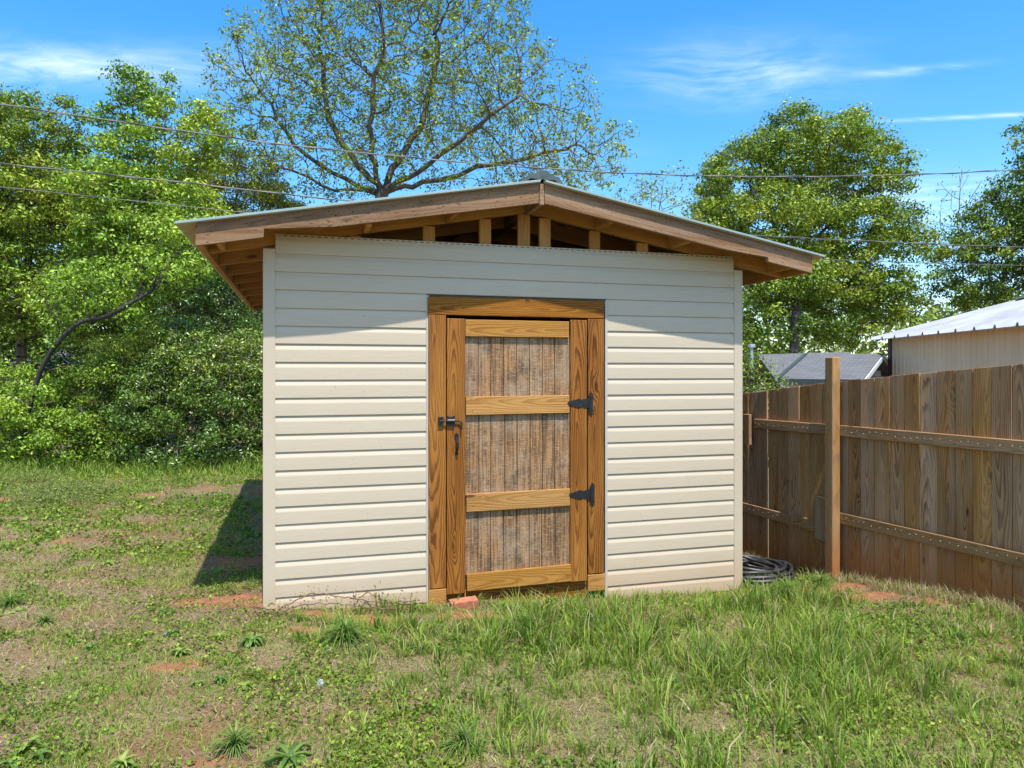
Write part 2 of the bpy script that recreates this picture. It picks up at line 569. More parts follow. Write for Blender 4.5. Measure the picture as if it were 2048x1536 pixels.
# bare patches of red clay: (photo x, y, radius u, radius v)
_soil_px = [(470, 1205, .42, .20), (505, 1120, .30, .45), (760, 1245, .16, .10), (425, 1522, .12, .08), (115, 1085, .16, .12), (10, 1000, .32, .2),
            (1690, 1178, .46, .20), (1790, 1192, .34, .14), (1870, 1205, .25, .10), (1590, 1145, .2, .1), (700, 1232, .40, .07), (930, 1232, .25, .08),
            (300, 990, .3, .15), (420, 975, .3, .12), (640, 1260, .25, .06), (1560, 1160, .15, .08), (520, 985, .35, .2), (350, 1330, .2, .1)]
_soil = []
for _x, _y, _a, _b in _soil_px:
    _g = on_ground(_x, _y); _soil.append((_g.x, _g.y, _a, _b))


def vnoise(x, y, s, seed=0.0):
    """Cheap vectorised value noise, 0..1"""
    x = np.asarray(x) * s + seed * 17.3; y = np.asarray(y) * s + seed * 9.1
    xi = np.floor(x).astype(int); yi = np.floor(y).astype(int)
    fx = x - xi; fy = y - yi
    fx = fx * fx * (3 - 2 * fx); fy = fy * fy * (3 - 2 * fy)

    def h(a, b):
        n = (a * 374761393 + b * 668265263) & 0x7fffffff
        n = ((n ^ (n >> 13)) * 1274126177) & 0x7fffffff
        return (n & 0xffff) / 65535.0
    return (h(xi, yi) * (1 - fx) + h(xi + 1, yi) * fx) * (1 - fy) + (h(xi, yi + 1) * (1 - fx) + h(xi + 1, yi + 1) * fx) * fy


def soil_amt(x, y):
    s = np.zeros_like(np.asarray(x, float))
    wob = (vnoise(x, y, 7, 3) - .5) * .9 + (vnoise(x, y, 19, 5) - .5) * .6
    for cx, cy, a, b in _soil:
        q = ((x - cx) / a) ** 2 + ((y - cy) / b) ** 2
        s = np.maximum(s, np.clip((1.3 - q) * .8 + wob * 1.3, 0, 1) * (q < 2.6))
    return s


F0_, FN_ = (3.48, 4.90), (-0.9266, -0.3762)


def lush(x, y):
    """How lush and tall the grass is: the right foreground is tall, the left is short and dry."""
    px = HX + x / np.maximum(y, .5) * FPX
    v = 1 / (1 + np.exp(-(px - 900 - 900 * (3.6 - y) * 0.18) / 110.0))
    v = v * np.clip(1.0 - 0.40 * np.maximum(y - 4.7, 0), 0.22, 1)
    fd = (x - F0_[0]) * FN_[0] + (y - F0_[1]) * FN_[1]
    v = v * np.clip((vnoise(x, y, 1.2, 12) - .12) * 2.4, .42, 1)
    v = v * np.where(y > 5.0, np.clip((fd - .12) / .55, .0, 1), 1)
    return np.clip(v * (0.35 + 0.75 * vnoise(x, y, 1.3, 8) + .45 * vnoise(x, y, 3.1, 9)), 0, 1)


def build_ground():
    def axis(lo, hi, a, b, fine, grow=1.22):
        c = list(np.arange(a, b + 1e-6, fine))
        s = fine; v = b
        while v < hi:
            s *= grow; v += s; c.append(min(v, hi))
        s = fine; v = a
        left = []
        while v > lo:
            s *= grow; v -= s; left.append(max(v, lo))
        return np.array(left[::-1] + c)
    xs = axis(-420, 420, -7.5, 5.5, 0.06); ys = axis(-300, 700, 1.6, 9.5, 0.06)
    X, Y = np.meshgrid(xs, ys)
    x = X.ravel(); y = Y.ravel()
    z = gz(x, y)
    near = np.clip(1 - (np.hypot(x, y - 5) - 9) / 12, 0, 1)
    z += near * ((vnoise(x, y, 2.2, 1) - .5) * .04 + (vnoise(x, y, 8, 2) - .5) * .022 + (vnoise(x, y, 21, 4) - .5) * .012)
    s = soil_amt(x, y)
    z += s * .012
    nx, ny = len(xs), len(ys)
    i = np.arange(nx * ny).reshape(ny, nx)
    F = np.stack([i[:-1, :-1].ravel(), i[:-1, 1:].ravel(), i[1:, 1:].ravel(), i[1:, :-1].ravel()], 1)
    c = np.stack([s, lush(x, np.maximum(y, 0.6)), np.zeros_like(s)], 1)
    me = np_mesh('ground', np.stack([x, y, z], 1), F, c, 'Mask')
    m, T, bs, out = new_mat('lawn_soil')
    at = T.n('ShaderNodeVertexColor', layer_name='Mask')
    soil, lu, _ = T.sep(at.outputs[0])
    geo = T.n('ShaderNodeNewGeometry'); pos = geo.outputs['Position']
    n1 = T.noise(pos, 1.7, 5, 0.65); n2 = T.noise(pos, 14.0, 5, 0.7); n3 = T.noise(pos, 60.0, 4, 0.7)
    straw = T.mix(T.ramp(n3, 0.35, 0.65), (0.30, 0.225, 0.125), (0.145, 0.092, 0.05))
    green = T.mix(T.ramp(n3, 0.3, 0.7), (0.085, 0.115, 0.03), (0.14, 0.165, 0.05))
    c = T.mix(T.ramp(T.math('ADD', T.math('MULTIPLY', n1, 0.5), T.math('MULTIPLY', n2, 0.5)), 0.46, 0.66), straw, green)
    c = T.mix(T.ramp(T.noise(pos, 1.1, 5, 0.65), 0.45, 0.62, 0.0, 0.8), c, (0.20, 0.10, 0.055))
    c = T.mix(T.math('MULTIPLY', lu, 0.5), c, (0.10, 0.125, 0.035))  # darker green under lush grass; shade between the blades put into the colour
    clay = T.mix(T.ramp(n2, 0.3, 0.7), (0.36, 0.16, 0.08), (0.24, 0.10, 0.052))
    clay = T.mix(T.ramp(n3, 0.5, 0.75, 0, 0.6), clay, (0.36, 0.23, 0.13))
    c = T.mix(T.ramp(T.math('ADD', soil, T.math('MULTIPLY', T.math('SUBTRACT', n2, 0.5), 0.6)), 0.3, 0.6), c, clay)
    T.link(c, bs.inputs['Base Color'])
    bs.inputs['Roughness'].default_value = 0.95
    bs.inputs['Specular IOR Level'].default_value = 0.15
    bump(T, bs, T.math('ADD', n2, n3), 0.8, 0.02)
    o = link_mesh('ground', me, m, smooth=True)
    tag(o, 'patchy back yard lawn with bare red clay and dry thatch', None, None, 'structure')


build_ground()

# ---------------------------------------------------------------- the shed
shed = empty('storage_shed', SH, YAW)
tag(shed, 'beige vinyl sided storage shed with low gable roof and rustic wooden door', 'shed')
W, DEPTH = 3.79, 4.88
EL, ER, OV = 0.41, 0.465, 0.325                          # eaves left and right, front overhang
UR = (-EL + W + ER) / 2                                   # ridge
ZR, ZE = 3.05, 2.625                                      # top of rafters at ridge and eave
SL = (ZR - ZE) / (UR + EL)
ANG = math.atan(SL)


def uz(x, y, v=0.0):
    """Photo pixel -> (u, z) on the shed plane at depth v."""
    d = Vector(((x - HX) / FPX, 1.0, (HY - y) / FPX))
    t = (v + SH.dot(Nv)) / d.dot(Nv)
    p = Vector((0, 0, CAMZ)) + d * t
    return (p - SH).dot(Dv), p.z


def roof_z(u):
    return ZR - SL * abs(u - UR)


LAP = 0.127
Z0 = 2.378


def lap_z(k): return Z0 - LAP * k


def lap_mesh(length, top=False):
    prof = [(0.000, 0.001), (0.0, 0.0125), (0.004, 0.0145), (0.045, 0.0145), (0.086, 0.0140), (0.092, 0.0132), (0.118, 0.0056), (0.124, 0.0045), (0.131, 0.001)]
    if top:
        prof = [(0.000, 0.001), (0.0, 0.0105), (0.004, 0.0125), (0.086, 0.0120), (0.092, 0.0112), (0.112, 0.0062), (0.114, 0.009), (0.119, 0.009), (0.119, 0.003), (0.1375, 0.003), (0.1375, 0.001)]
    V, F = [], []
    n = len(prof)
    for x in (-length / 2, length / 2):
        for z, o in prof: V.append((x, -o, z))
    for i in range(n):
        j = (i + 1) % n
        F.append((i, n + i, n + j, j))
    F.append(tuple(range(n))); F.append(tuple(range(2 * n - 1, n - 1, -1)))
    bm = bmesh.new()
    vs = [bm.verts.new(v) for v in V]
    for f in F: bm.faces.new([vs[i] for i in f])
    bmesh.ops.recalc_face_normals(bm, faces=bm.faces)
    me = bpy.data.meshes.new('siding_lap'); bm.to_mesh(me); bm.free()
    me.materials.append(M['siding'])
    return me


uDL = uz(853, 900)[0]; uDR = uz(1212, 900)[0]             # outer edges of the door trim
full = lap_mesh(W - 0.122); fulltop = lap_mesh(W - 0.13, True)
lenL = uDL - 0.061; lenR = (W - 0.061) - uDR
lapL = lap_mesh(lenL); lapR = lap_mesh(lenR)
for k in range(-1, 21):
    z = lap_z(k)
    if k <= 1:
        link_mesh('siding_lap', fulltop if k == -1 else full, None, shed, Matrix.Translation((W / 2, random.uniform(0, .0012), z)) @ Matrix.Rotation(random.uniform(-.0006, .0006), 4, 'Y'))
    else:
        jz = random.uniform(-.0012, .0012)
        if k <= 19:
            link_mesh('siding_lap', lapL, None, shed, Matrix.Translation((0.061 + lenL / 2, random.uniform(0, .0015), z + jz)) @ Matrix.Rotation(random.uniform(-.0014, .0014), 4, 'Y'))
        link_mesh('siding_lap', lapR, None, shed, Matrix.Translation((uDR + lenR / 2, random.uniform(0, .0015), z - jz)) @ Matrix.Rotation(random.uniform(-.0014, .0014), 4, 'Y'))
# row of nail slots along the top hem
Vs, Fs = [], []
for i in range(78):
    u = 0.12 + i * 0.0458
    z = lap_z(-1) + 0.128
    o = len(Vs)
    Vs += [(u, -0.0036, z - .003), (u + .026, -0.0036, z - .003), (u + .026, -0.0036, z + .003), (u, -0.0036, z + .003),
           (u, -0.001, z - .003), (u + .026, -0.001, z - .003), (u + .026, -0.001, z + .003), (u, -0.001, z + .003)]
    Fs += [(o, o + 1, o + 2, o + 3), (o, o + 4, o + 5, o + 1), (o + 1, o + 5, o + 6, o + 2), (o + 2, o + 6, o + 7, o + 3), (o + 3, o + 7, o + 4, o)]
tag(link_mesh('nail_slots', py_mesh('nail_slots', Vs, Fs), M['dark'], shed), kind='stuff')

# sheathing behind the siding, side and back walls
sh_mat = M['dark']
ztop = 2.50


def wall_box(name, u0, u1, v0, v1, z0, z1, mat):
    return link_mesh(name, box_mesh(u1 - u0, v1 - v0, z1 - z0, 0, mat), mat, shed, Matrix.Translation(((u0 + u1) / 2, (v0 + v1) / 2, (z0 + z1) / 2)))


wall_box('sheathing', 0.02, uDL, 0.001, 0.02, -0.5, 2.50, sh_mat)
wall_box('sheathing', uDR, W - 0.02, 0.001, 0.02, -0.5, 2.50, sh_mat)
wall_box('sheathing', uDL, uDR, 0.001, 0.02, 2.20, 2.50, sh_mat)
wall_box('sheathing', 0.004, 0.02, 0.022, DEPTH - .022, -0.5, 2.50, sh_mat)
wall_box('sheathing', W - 0.02, W - 0.004, 0.022, DEPTH - .022, -0.6, 2.50, sh_mat)
wall_box('sheathing', 0.02, W - 0.02, DEPTH - 0.02, DEPTH - .001, -0.6, 2.50, sh_mat)
wall_box('floor', 0.022, W - 0.022, 0.1, DEPTH - 0.022, -0.08, -0.02, sh_mat)
wall_box('top_plate', 0.022, W - 0.022, 0.022, 0.11, 2.50, 2.54, M['rafter_wood'])
side = lap_mesh(DEPTH - 0.122)
for k in range(0, 21):
    link_mesh('siding_lap', side, None, shed, Matrix.Translation((0.004, DEPTH / 2, lap_z(k))) @ Matrix.Rotation(R(-90), 4, 'Z'))
    link_mesh('siding_lap', side, None, shed, Matrix.Translation((W - 0.004, DEPTH / 2, lap_z(k))) @ Matrix.Rotation(R(90), 4, 'Z'))


def corner_post(u, v, su, sv, z0, z1):
    w, t = 0.082, 0.018
    # L-shaped extrusion wrapping the corner, rounded a little
    pts = [(0, 0), (w, 0), (w, t), (t, t), (t, w), (0, w)]
    bm = bmesh.new()
    a = [bm.verts.new((su * (p[0] - t), sv * (p[1] - t), z0)) for p in pts]
    b = [bm.verts.new((su * (p[0] - t), sv * (p[1] - t), z1)) for p in pts]
    bm.faces.new(a); bm.faces.new(b[::-1])
    for i in range(6): bm.faces.new((a[i], b[i], b[(i + 1) % 6], a[(i + 1) % 6]))
    bmesh.ops.recalc_face_normals(bm, faces=bm.faces)
    ed = [e for e in bm.edges if abs(e.verts[0].co.z - e.verts[1].co.z) > .1]
    bmesh.ops.bevel(bm, geom=ed, offset=0.003, segments=2, affect='EDGES')
    me = bpy.data.meshes.new('corner_post'); bm.to_mesh(me); bm.free()
    link_mesh('corner_post', me, M['siding'], shed, Matrix.Translation((u, v, 0)))


zc = uz(540, 498)[1]; zcr = uz(1470, 541)[1]
corner_post(0.0, 0.0, 1, 1, -0.2, zc)
corner_post(W, 0.0, -1, 1, -0.3, zcr)
corner_post(0.0, DEPTH, 1, -1, -0.3, zc)
corner_post(W, DEPTH, -1, -1, -0.6, zcr)

# J-channel round the door opening
zH = uz(1030, 597)[1]
for u, w_ in ((uDL + 0.006, 0.022), (uDR - 0.004, 0.022)):
    board(shed, 'trim_channel', (u, -0.006, -0.14), (u, -0.006, zH + 0.004), w_, 0.024, (0, -1, 0), M['trim'], 0.003)


def fboard(parent, name, x0, x1, ytop, ybot, v, thick, mat, vert=False, bev=0.003, tilt=0.0):
    """Front board between photo columns x0..x1 and rows ytop..ybot, its face at depth v."""
    xm = (x0 + x1) / 2
    u0 = uz(x0, 742, v)[0]; u1 = uz(x1, 742, v)[0]
    zt = uz(xm, ytop, v)[1]; zb = uz(xm, ybot, v)[1]
    c = v + thick / 2
    if vert:
        return board(parent, name, ((u0 + u1) / 2, c, zb), ((u0 + u1) / 2, c, zt), u1 - u0, thick, (0, -1, 0), mat, bev)
    return board(parent, name, (u0, c, (zt + zb) / 2 - tilt), (u1, c, (zt + zb) / 2 + tilt), zt - zb, thick, (0, -1, 0), mat, bev)


VF = -0.030
fboard(shed, 'door_header', 855.5, 1208, 598, 633, VF, 0.036, M['door_wood'])
fboard(shed, 'door_jamb', 857, 892, 630, 1177, VF, 0.036, M['door_wood'], True)
fboard(shed, 'door_jamb', 1176, 1208, 638, 1147, VF, 0.036, M['door_wood'], True)
fboard(shed, 'jamb_block', 857, 893, 1179, 1211, VF - 0.003, 0.038, M['rail_wood'])
fboard(shed, 'jamb_block', 1176, 1211, 1149, 1182, VF - 0.003, 0.038, M['rail_wood'])
fboard(shed, 'door_sill', 894, 1175, 1160, 1212, VF + 0.032, 0.038, M['door_wood'])
fboard(shed, 'sill_shim', 929, 932, 1180, 1212, VF + 0.018, 0.012, M['rail_wood'], True)

# the door
ud0, zd0 = uz(1035, 1175, VF)
door = empty('door', (ud0, VF, zd0), 0, shed)
tag(door, 'rustic door of treated boards around weathered grooved panels')


def dpart(o):
    o.parent = door
    o.matrix_basis = Matrix.Translation(-Vector((ud0, VF, zd0))) @ o.matrix_basis
    return o


VD = VF - 0.006                                           # stiles
VRL = VF - 0.008                                          # rails
dpart(fboard(None, 'stile', 894, 930.5, 637, 1188, VD, 0.022, M['door_wood'], True))
dpart(fboard(None, 'stile', 1141, 1174, 640, 1163, VD, 0.022, M['door_wood'], True))
dpart(fboard(None, 'rail', 931, 1138.5, 641, 674, VRL, 0.024, M['rail_wood']))
dpart(fboard(None, 'rail', 932, 1139.5, 792, 828, VRL, 0.024, M['rail_wood'], tilt=0.002))
dpart(fboard(None, 'rail', 933, 1140.5, 983, 1018, VRL, 0.024, M['rail_wood'], tilt=0.003))
dpart(fboard(None, 'rail', 934, 1142, 1139, 1173, VRL, 0.024, M['rail_wood'], tilt=0.006))
VP = VF + 0.018
for yt, yb in ((670, 800), (822, 992), (1012, 1150)):
    xs = [929.5] + [932 + 25.4 * i + random.uniform(-1.5, 1.5) for i in range(1, 8)] + [1143]
    for a, b in zip(xs[:-1], xs[1:]):
        dpart(fboard(None, 'panel_plank', a + 0.5, b - 0.5, yt, yb, VP + random.uniform(-.0008, .0008), 0.010, M['ply'], True, 0.0022))
dpart(fboard(None, 'panel_backing', 926, 1146, 660, 1160, VP + 0.013, 0.008, M['dark'], True, 0.0))


def extrude_poly(poly, t, bev=0.0008):
    bm = bmesh.new()
    a = [bm.verts.new((x, y, t / 2)) for x, y in poly]; b = [bm.verts.new((x, y, -t / 2)) for x, y in poly]
    bm.faces.new(a); bm.faces.new(b[::-1]); n = len(poly)
    for i in range(n): bm.faces.new((a[i], b[i], b[(i + 1) % n], a[(i + 1) % n]))
    bmesh.ops.recalc_face_normals(bm, faces=bm.faces)
    me = bpy.data.meshes.new('plate'); bm.to_mesh(me); bm.free()
    return [tuple(v.co) for v in me.vertices], [tuple(p.vertices) for p in me.polygons]


def shift(vf, d):
    return [(x + d[0], y + d[1], z + d[2]) for x, y, z in vf[0]], vf[1]


def ball(r, c, n=6):
    V, F = [], []
    for i in range(n + 1):
        th = math.pi * i / n
        for k in range(2 * n):
            ph = math.pi * k / n
            V.append((c[0] + r * math.sin(th) * math.cos(ph), c[1] + r * math.sin(th) * math.sin(ph), c[2] + r * math.cos(th)))
    for i in range(n):
        for k in range(2 * n):
            F.append((i * 2 * n + k, i * 2 * n + (k + 1) % (2 * n), (i + 1) * 2 * n + (k + 1) % (2 * n), (i + 1) * 2 * n + k))
    return V, F


def iron_part(name, px, py, parts, v):
    u, z = uz(px, py, v)
    V, F = bm_join(parts)
    mw = frame((1, 0, 0), (0, -1, 0), (u, v, z))          # local x = right, y = up, z = towards the viewer
    # keep x,y,z meaning: x right, y up, z out
    mw = Matrix(((1, 0, 0), (0, 0, -1), (0, 1, 0))).to_4x4(); mw.translation = (u, v, z)
    return dpart(link_mesh(name, py_mesh(name, V, F), M['iron'], None, mw))


def hinge(px, py):
    S = 0.00395
    strap = [(-46, 0), (-42, 5), (-38, 3), (-38, 4.5), (-20, 9.5), (-19, 6.5), (-4, 9.5), (0, 10), (0, -10), (-4, -9.5), (-19, -6.5), (-20, -9.5), (-38, -4.5), (-38, -3), (-42, -5)]
    leaf = [(1, -15), (1, 15), (-1.5, 17), (2, 19), (3.5, 24), (7, 19), (10, 17), (8, 15), (8, -15), (10, -17), (7, -19), (3.5, -24), (2, -19), (-1.5, -17)]
    parts = [shift(extrude_poly([(x * S, y * S) for x, y in strap], 0.004), (0, 0, .003)),
             shift(extrude_poly([(x * S, y * S) for x, y in leaf], 0.004), (0, 0, .0025)),
             tube_np([(0.002, -.058, .006), (0.002, .058, .006)], .0062, 8)]
    for x, y in ((-40, 0), (-28, 0), (-14, 2.8), (-6, -4), (4.5, 11), (4.5, -11)):
        parts.append(ball(.0042, (x * S, y * S, .0052), 4))
    iron_part('hinge', px, py, parts, VD - 0.001)


hinge(1178, 806)
hinge(1181, 988)
# slide bolt
S = 0.0039
parts = [shift(extrude_poly([(x * S, y * S) for x, y in ((-15, -8), (-5, -8), (-5, 8), (-15, 8))], .012), (0, 0, .006)),
         shift(extrude_poly([(x * S, y * S) for x, y in ((1, -9), (17, -9), (17, 9), (15, 10), (13, 8), (5, 8), (3, 10), (1, 9))], .004), (0, 0, .003)),
         tube_np([(2 * S, 0, .012), (16 * S, 0, .012)], .017, 10),
         tube_np([(-13 * S, 0, .014), (17 * S, 0, .014), (24 * S, 0, .015), (28 * S, -1.5 * S, .017), (29 * S, -5 * S, .019), (29 * S, -17 * S, .02)], .0062, 8)]
for x, y in ((-11, 6), (-11, -5), (4, 8), (14, 8)):
    parts.append(ball(.004, (x * S, y * S, .012 if x < 0 else .005), 4))
iron_part('slide_bolt', 892, 842, parts, VD - 0.001)
# pull handle
parts = [shift(extrude_poly([(x * S, y * S) for x, y in ((0, 22), (-4.5, 17), (-3, 12), (-4, 10), (4, 10), (3, 12), (4.5, 17))], .004), (0, 0, .002)),
         shift(extrude_poly([(x * S, y * S) for x, y in ((0, -22), (-3.5, -18), (-2.5, -14), (2.5, -14), (3.5, -18))], .004), (0, 0, .002)),
         tube_np([(0, 11 * S, .003), (0, 9 * S, .022), (0.5 * S, 3 * S, .034), (0.5 * S, -6 * S, .034), (0, -13 * S, .02), (0, -16 * S, .003)], [.008, .008, .0092, .0088, .007, .006], 8),
         ball(.005, (0, 17 * S, .004), 4), ball(.004, (0, -18 * S, .004), 4)]
iron_part('pull_handle', 913, 888, parts, VD - 0.001)

parts = []
for px, py in ((941, 650), (943, 666), (1128, 650), (1129, 668), (942, 800), (943, 820), (1130, 800), (1131, 820), (944, 992), (945, 1010), (1131, 990), (1132, 1008), (945, 1150), (946, 1168), (1132, 1148), (1133, 1164),
               (912, 660), (912, 760), (914, 1010), (914, 1170), (1157, 660), (1157, 731), (1158, 900), (1158, 1080), (1159, 1150)):
    u, z = uz(px + random.uniform(-2, 2), py + random.uniform(-2, 2), VD)
    vv = (VRL if 935 < px < 1139 else VD) - .0006
    parts.append(ball(random.uniform(.0030, .0044), (u - ud0, vv - VF + .001, z - zd0), 4))
V, F = bm_join(parts)
tag(link_mesh('screw_heads', py_mesh('screw_heads', V, F), M['dark'], door), kind='stuff')

# roof timbers
RW = 0.14                                                 # depth of rafters


def slope_board(name, u0, u1, v0, v1, zt_off=0.0, depth=RW, mat=None, notch=None, plumb=True):
    """Sloping timber from u0 to u1 following the roof; optional notch (u, how much is cut away above the tail)."""
    t0, t1 = roof_z(u0) + zt_off, roof_z(u1) + zt_off
    dz = depth / math.cos(ANG)
    poly = [(u0, t0), (u1, t1), (u1, t1 - dz)]
    if notch:
        un, cut = notch
        zb = roof_z(un) + zt_off - dz
        if un < (u0 + u1) / 2: poly += [(un, zb + cut), (un, zb), (u0, t0 - dz)]
        else: poly = [(u0, t0), (u1, t1), (u1, t1 - dz), (un, zb), (un, zb + cut), (u0, t0 - dz)]
    else:
        poly += [(u0, t0 - dz)]
    sl = ANG if (u0 + u1) / 2 < UR else -ANG
    return prism(shed, name, poly, v0, v1, mat or M['rafter_wood'], sl, ((u0 + u1) / 2, (t0 + t1) / 2 - RW / 2))


un_l = uz(527, 470, -OV)[0]; un_r = uz(1537, 525, -OV)[0]
# barge boards: thicker at the tail, a long shallow birdsmouth cut where they pass the wall


def barge(left):
    u0, u1 = (-EL, UR - 0.022) if left else (UR + 0.022, W + ER)
    dz = RW / math.cos(ANG)
    if left:
        c = un_l; b = roof_z(c) - dz
        poly = [(u0, roof_z(u0)), (u1, roof_z(u1)), (u1, roof_z(u1) - dz), (c + 0.46, roof_z(c + 0.46) - dz + 0.012), (c + .003, b + 0.055), (c, b), (u0, roof_z(u0) - dz)]
    else:
        c = un_r; b = roof_z(c) - dz
        poly = [(u0, roof_z(u0)), (u1, roof_z(u1)), (u1, roof_z(u1) - dz), (c, b), (c - .003, b + 0.036), (c - 0.42, roof_z(c - 0.42) - dz + 0.008), (u0, roof_z(u0) - dz)]
    o = prism(shed, 'barge_board', poly, -OV, -OV + 0.038, M['rough_wood'], ANG if left else -ANG, ((u0 + u1) / 2, (roof_z(u0) + roof_z(u1)) / 2 - .07))
    return o


barge(True); barge(False)
nr = 9
for i in range(nr):
    v0 = 0.024 + (DEPTH - 0.086) * i / (nr - 1)
    slope_board('rafter', -EL + .04, UR - 0.022, v0, v0 + 0.038)
    slope_board('rafter', UR + 0.022, W + ER - .04, v0, v0 + 0.038)
board(shed, 'ridge_board', (UR, -OV - 0.004, ZR - 0.082), (UR, DEPTH + 0.3, ZR - 0.082), 0.156, 0.036, (1, 0, 0), M['rough_wood'])
# eave boards
for ue, sgn in ((-EL + 0.019, -1), (W + ER - 0.019, 1)):
    zt = roof_z(ue)
    board(shed, 'eave_board', (ue, -OV + 0.040, zt - RW / 2 - .004), (ue, DEPTH + 0.32, zt - RW / 2 - .004), RW, 0.038, (sgn, 0, 0), M['rafter_wood'])
# lookouts between barge board and first rafter
for px, py in ((735, 455), (905, 437), (1210, 450), (1360, 490)):
    u = uz(px, py, -0.15)[0]
    z = roof_z(u) - RW * 0.5 - 0.012
    board(shed, 'lookout', (u, -OV + 0.040, z), (u, 0.022, z), RW - 0.012, 0.038, (1, 0, 0), M['rafter_wood'])
for u in (-0.28, W + 0.3):
    z = roof_z(u) - RW * 0.5 - 0.004
    board(shed, 'lookout', (u, -OV + 0.040, z), (u, 0.022, z), RW - 0.01, 0.038, (1, 0, 0), M['rafter_wood'])
# gable studs
for x0, x1 in ((846, 870), (959, 982), (1036, 1060), (1079, 1101), (1179, 1200), (1274, 1296), (700, 722)):
    u0 = uz(x0, 470, 0.03)[0]; u1 = uz(x1, 470, 0.03)[0]
    um = (u0 + u1) / 2
    ztp = roof_z(um) - RW - 0.008
    if ztp > 2.57:
        board(shed, 'gable_stud', (um, 0.042, 2.541), (um, 0.042, ztp), u1 - u0, 0.034, (0, -1, 0), M['rafter_wood'])
for x in (1.0, 1.9, 2.8):
    board(shed, 'gable_stud', (x, DEPTH - 0.05, 2.50), (x, DEPTH - 0.05, roof_z(x) - RW - .01), 0.089, 0.034, (0, 1, 0), M['rafter_wood'])
# tie beams and log ends in the loft
for px, py in ((915, 457), (1150, 466)):
    u, z = uz(px, py, 0.9)
    V, F = tube_np([(u, 0.72, z), (u, DEPTH - .3, z)], .06, 12)
    V2 = V[:12]; F.append(tuple(range(12)))
    link_mesh('log_purlin', py_mesh('log_purlin', V, F), M['rafter_wood'], shed)


# metal roofing: ribbed sheets
def rib_profile(v0, v1):
    pts = []
    v = v0
    step = (v1 - v0) / 4
    for i in range(4):
        a = v0 + i * step
        pts += [(a, .016), (a + .018, .016), (a + .03, 0.0), (a + step * .5 - .01, 0.0), (a + step * .5, .004), (a + step * .5 + .01, 0.0), (a + step - .03, 0.0), (a + step - .018, .016)]
    pts.append((v1, .016))
    return pts


def roof_sheet(left, v0, v1, lift):
    ue = -EL - 0.115 if left else W + ER + 0.10
    ur = UR - 0.012 if left else UR + 0.012
    prof = rib_profile(v0, v1)
    V, F = [], []
    n = len(prof)
    th = .0035
    for u in (ue, ur):
        z = (ZR - SL * abs(u - UR)) + 0.006 + lift
        for v, h in prof: V.append((u, v, z + h))
        for v, h in prof: V.append((u, v, z + h - th))
    for i in range(n - 1):
        F.append((i, i + 1, 2 * n + i + 1, 2 * n + i)); F.append((n + i, 3 * n + i, 3 * n + i + 1, n + i + 1))
        F.append((i, n + i, n + i + 1, i + 1)); F.append((2 * n + i, 2 * n + i + 1, 3 * n + i + 1, 3 * n + i))
    F.append((0, 2 * n, 3 * n, n)); F.append((n - 1, 2 * n - 1, 4 * n - 1, 3 * n - 1))
    bm = bmesh.new(); vs = [bm.verts.new(v) for v in V]
    for f in F: bm.faces.new([vs[i] for i in f])
    bmesh.ops.recalc_face_normals(bm, faces=bm.faces)
    me = bpy.data.meshes.new('roof_sheet'); bm.to_mesh(me); bm.free()
    me.materials.append(M['roof_metal']); me.materials.append(M['roof_back'])
    for p in me.polygons:
        if p.normal.z < -.4: p.material_index = 1
    return link_mesh('roof_sheet', me, None, shed)


nsheet = 6
vA, vB = -OV - 0.030, DEPTH + 0.36
for i in range(nsheet):
    a = vA + (vB - vA) * i / nsheet; b = vA + (vB - vA) * (i + 1) / nsheet
    for left in (True, False): roof_sheet(left, a, b + .02, 0.004 if i % 2 else 0.0)
# the folded rake trim under the sheet's front edge
for left in (True, False):
    ue = -EL - 0.115 if left else W + ER + 0.10
    ur = UR - 0.02 if left else UR + 0.02
    za = ZR - SL * abs(ue - UR); zb = ZR - SL * abs(ur - UR)
    board(shed, 'rake_trim', (ue, -OV - 0.030, za + 0.012), (ur, -OV - 0.030, zb + 0.012), 0.014, 0.006, (0, -1, 0), M['roof_metal'], 0.001)
# ridge cap: bent sheet standing a little proud, open at the front
V, F = [], []
cap = [(-0.17, -0.035), (-0.10, 0.028), (-0.055, 0.035), (-0.02, 0.062), (0.03, 0.062), (0.08, 0.030), (0.125, 0.020), (0.165, -0.03), (0.13, -0.034), (0.10, -.005), (-.09, -.002), (-0.13, -0.036)]
bm = bmesh.new()
fr = [bm.verts.new((UR + x, -OV - 0.02 + .03 * abs(x), ZR + 0.028 + z)) for x, z in cap]
bk = [bm.verts.new((UR + x * .95, DEPTH + 0.36, ZR + 0.028 + z * .8)) for x, z in cap]
n = len(cap)
for i in range(n): bm.faces.new((fr[i], bk[i], bk[(i + 1) % n], fr[(i + 1) % n]))
bm.faces.new(fr); bm.faces.new(bk[::-1])
bmesh.ops.recalc_face_normals(bm, faces=bm.faces)
me = bpy.data.meshes.new('ridge_cap'); bm.to_mesh(me); bm.free()
link_mesh('ridge_cap', me, M['roof_under'], shed)

# ---------------------------------------------------------------- the fence
F0 = Vector((3.48, 4.90, 0)); FD = Vector((-0.376, 0.926, 0)).normalized()
FN = Vector((-FD.y, FD.x, 0))                              # faces the yard (towards -x)
if FN.x > 0: FN = -FN


def ft(px):
    s = (px - HX) / FPX
    return (F0.x - s * F0.y) / (s * FD.y - FD.x)


def fp(t, z, off=0.0):
    p = F0 + FD * t + FN * off
    return Vector((p.x, p.y, z))


def ftop(t): return 1.731 - 0.0895 * t if t < 1.6 else 1.588 - 0.118 * (t - 1.6)


fence = empty('wooden_fence', fp(1.55, G1(*fp(1.55, 0).xy)))
FINV = Matrix.Translation(-fence.location)
tag(fence, 'weathered brown privacy fence of tight vertical pickets beside the shed', 'fence')


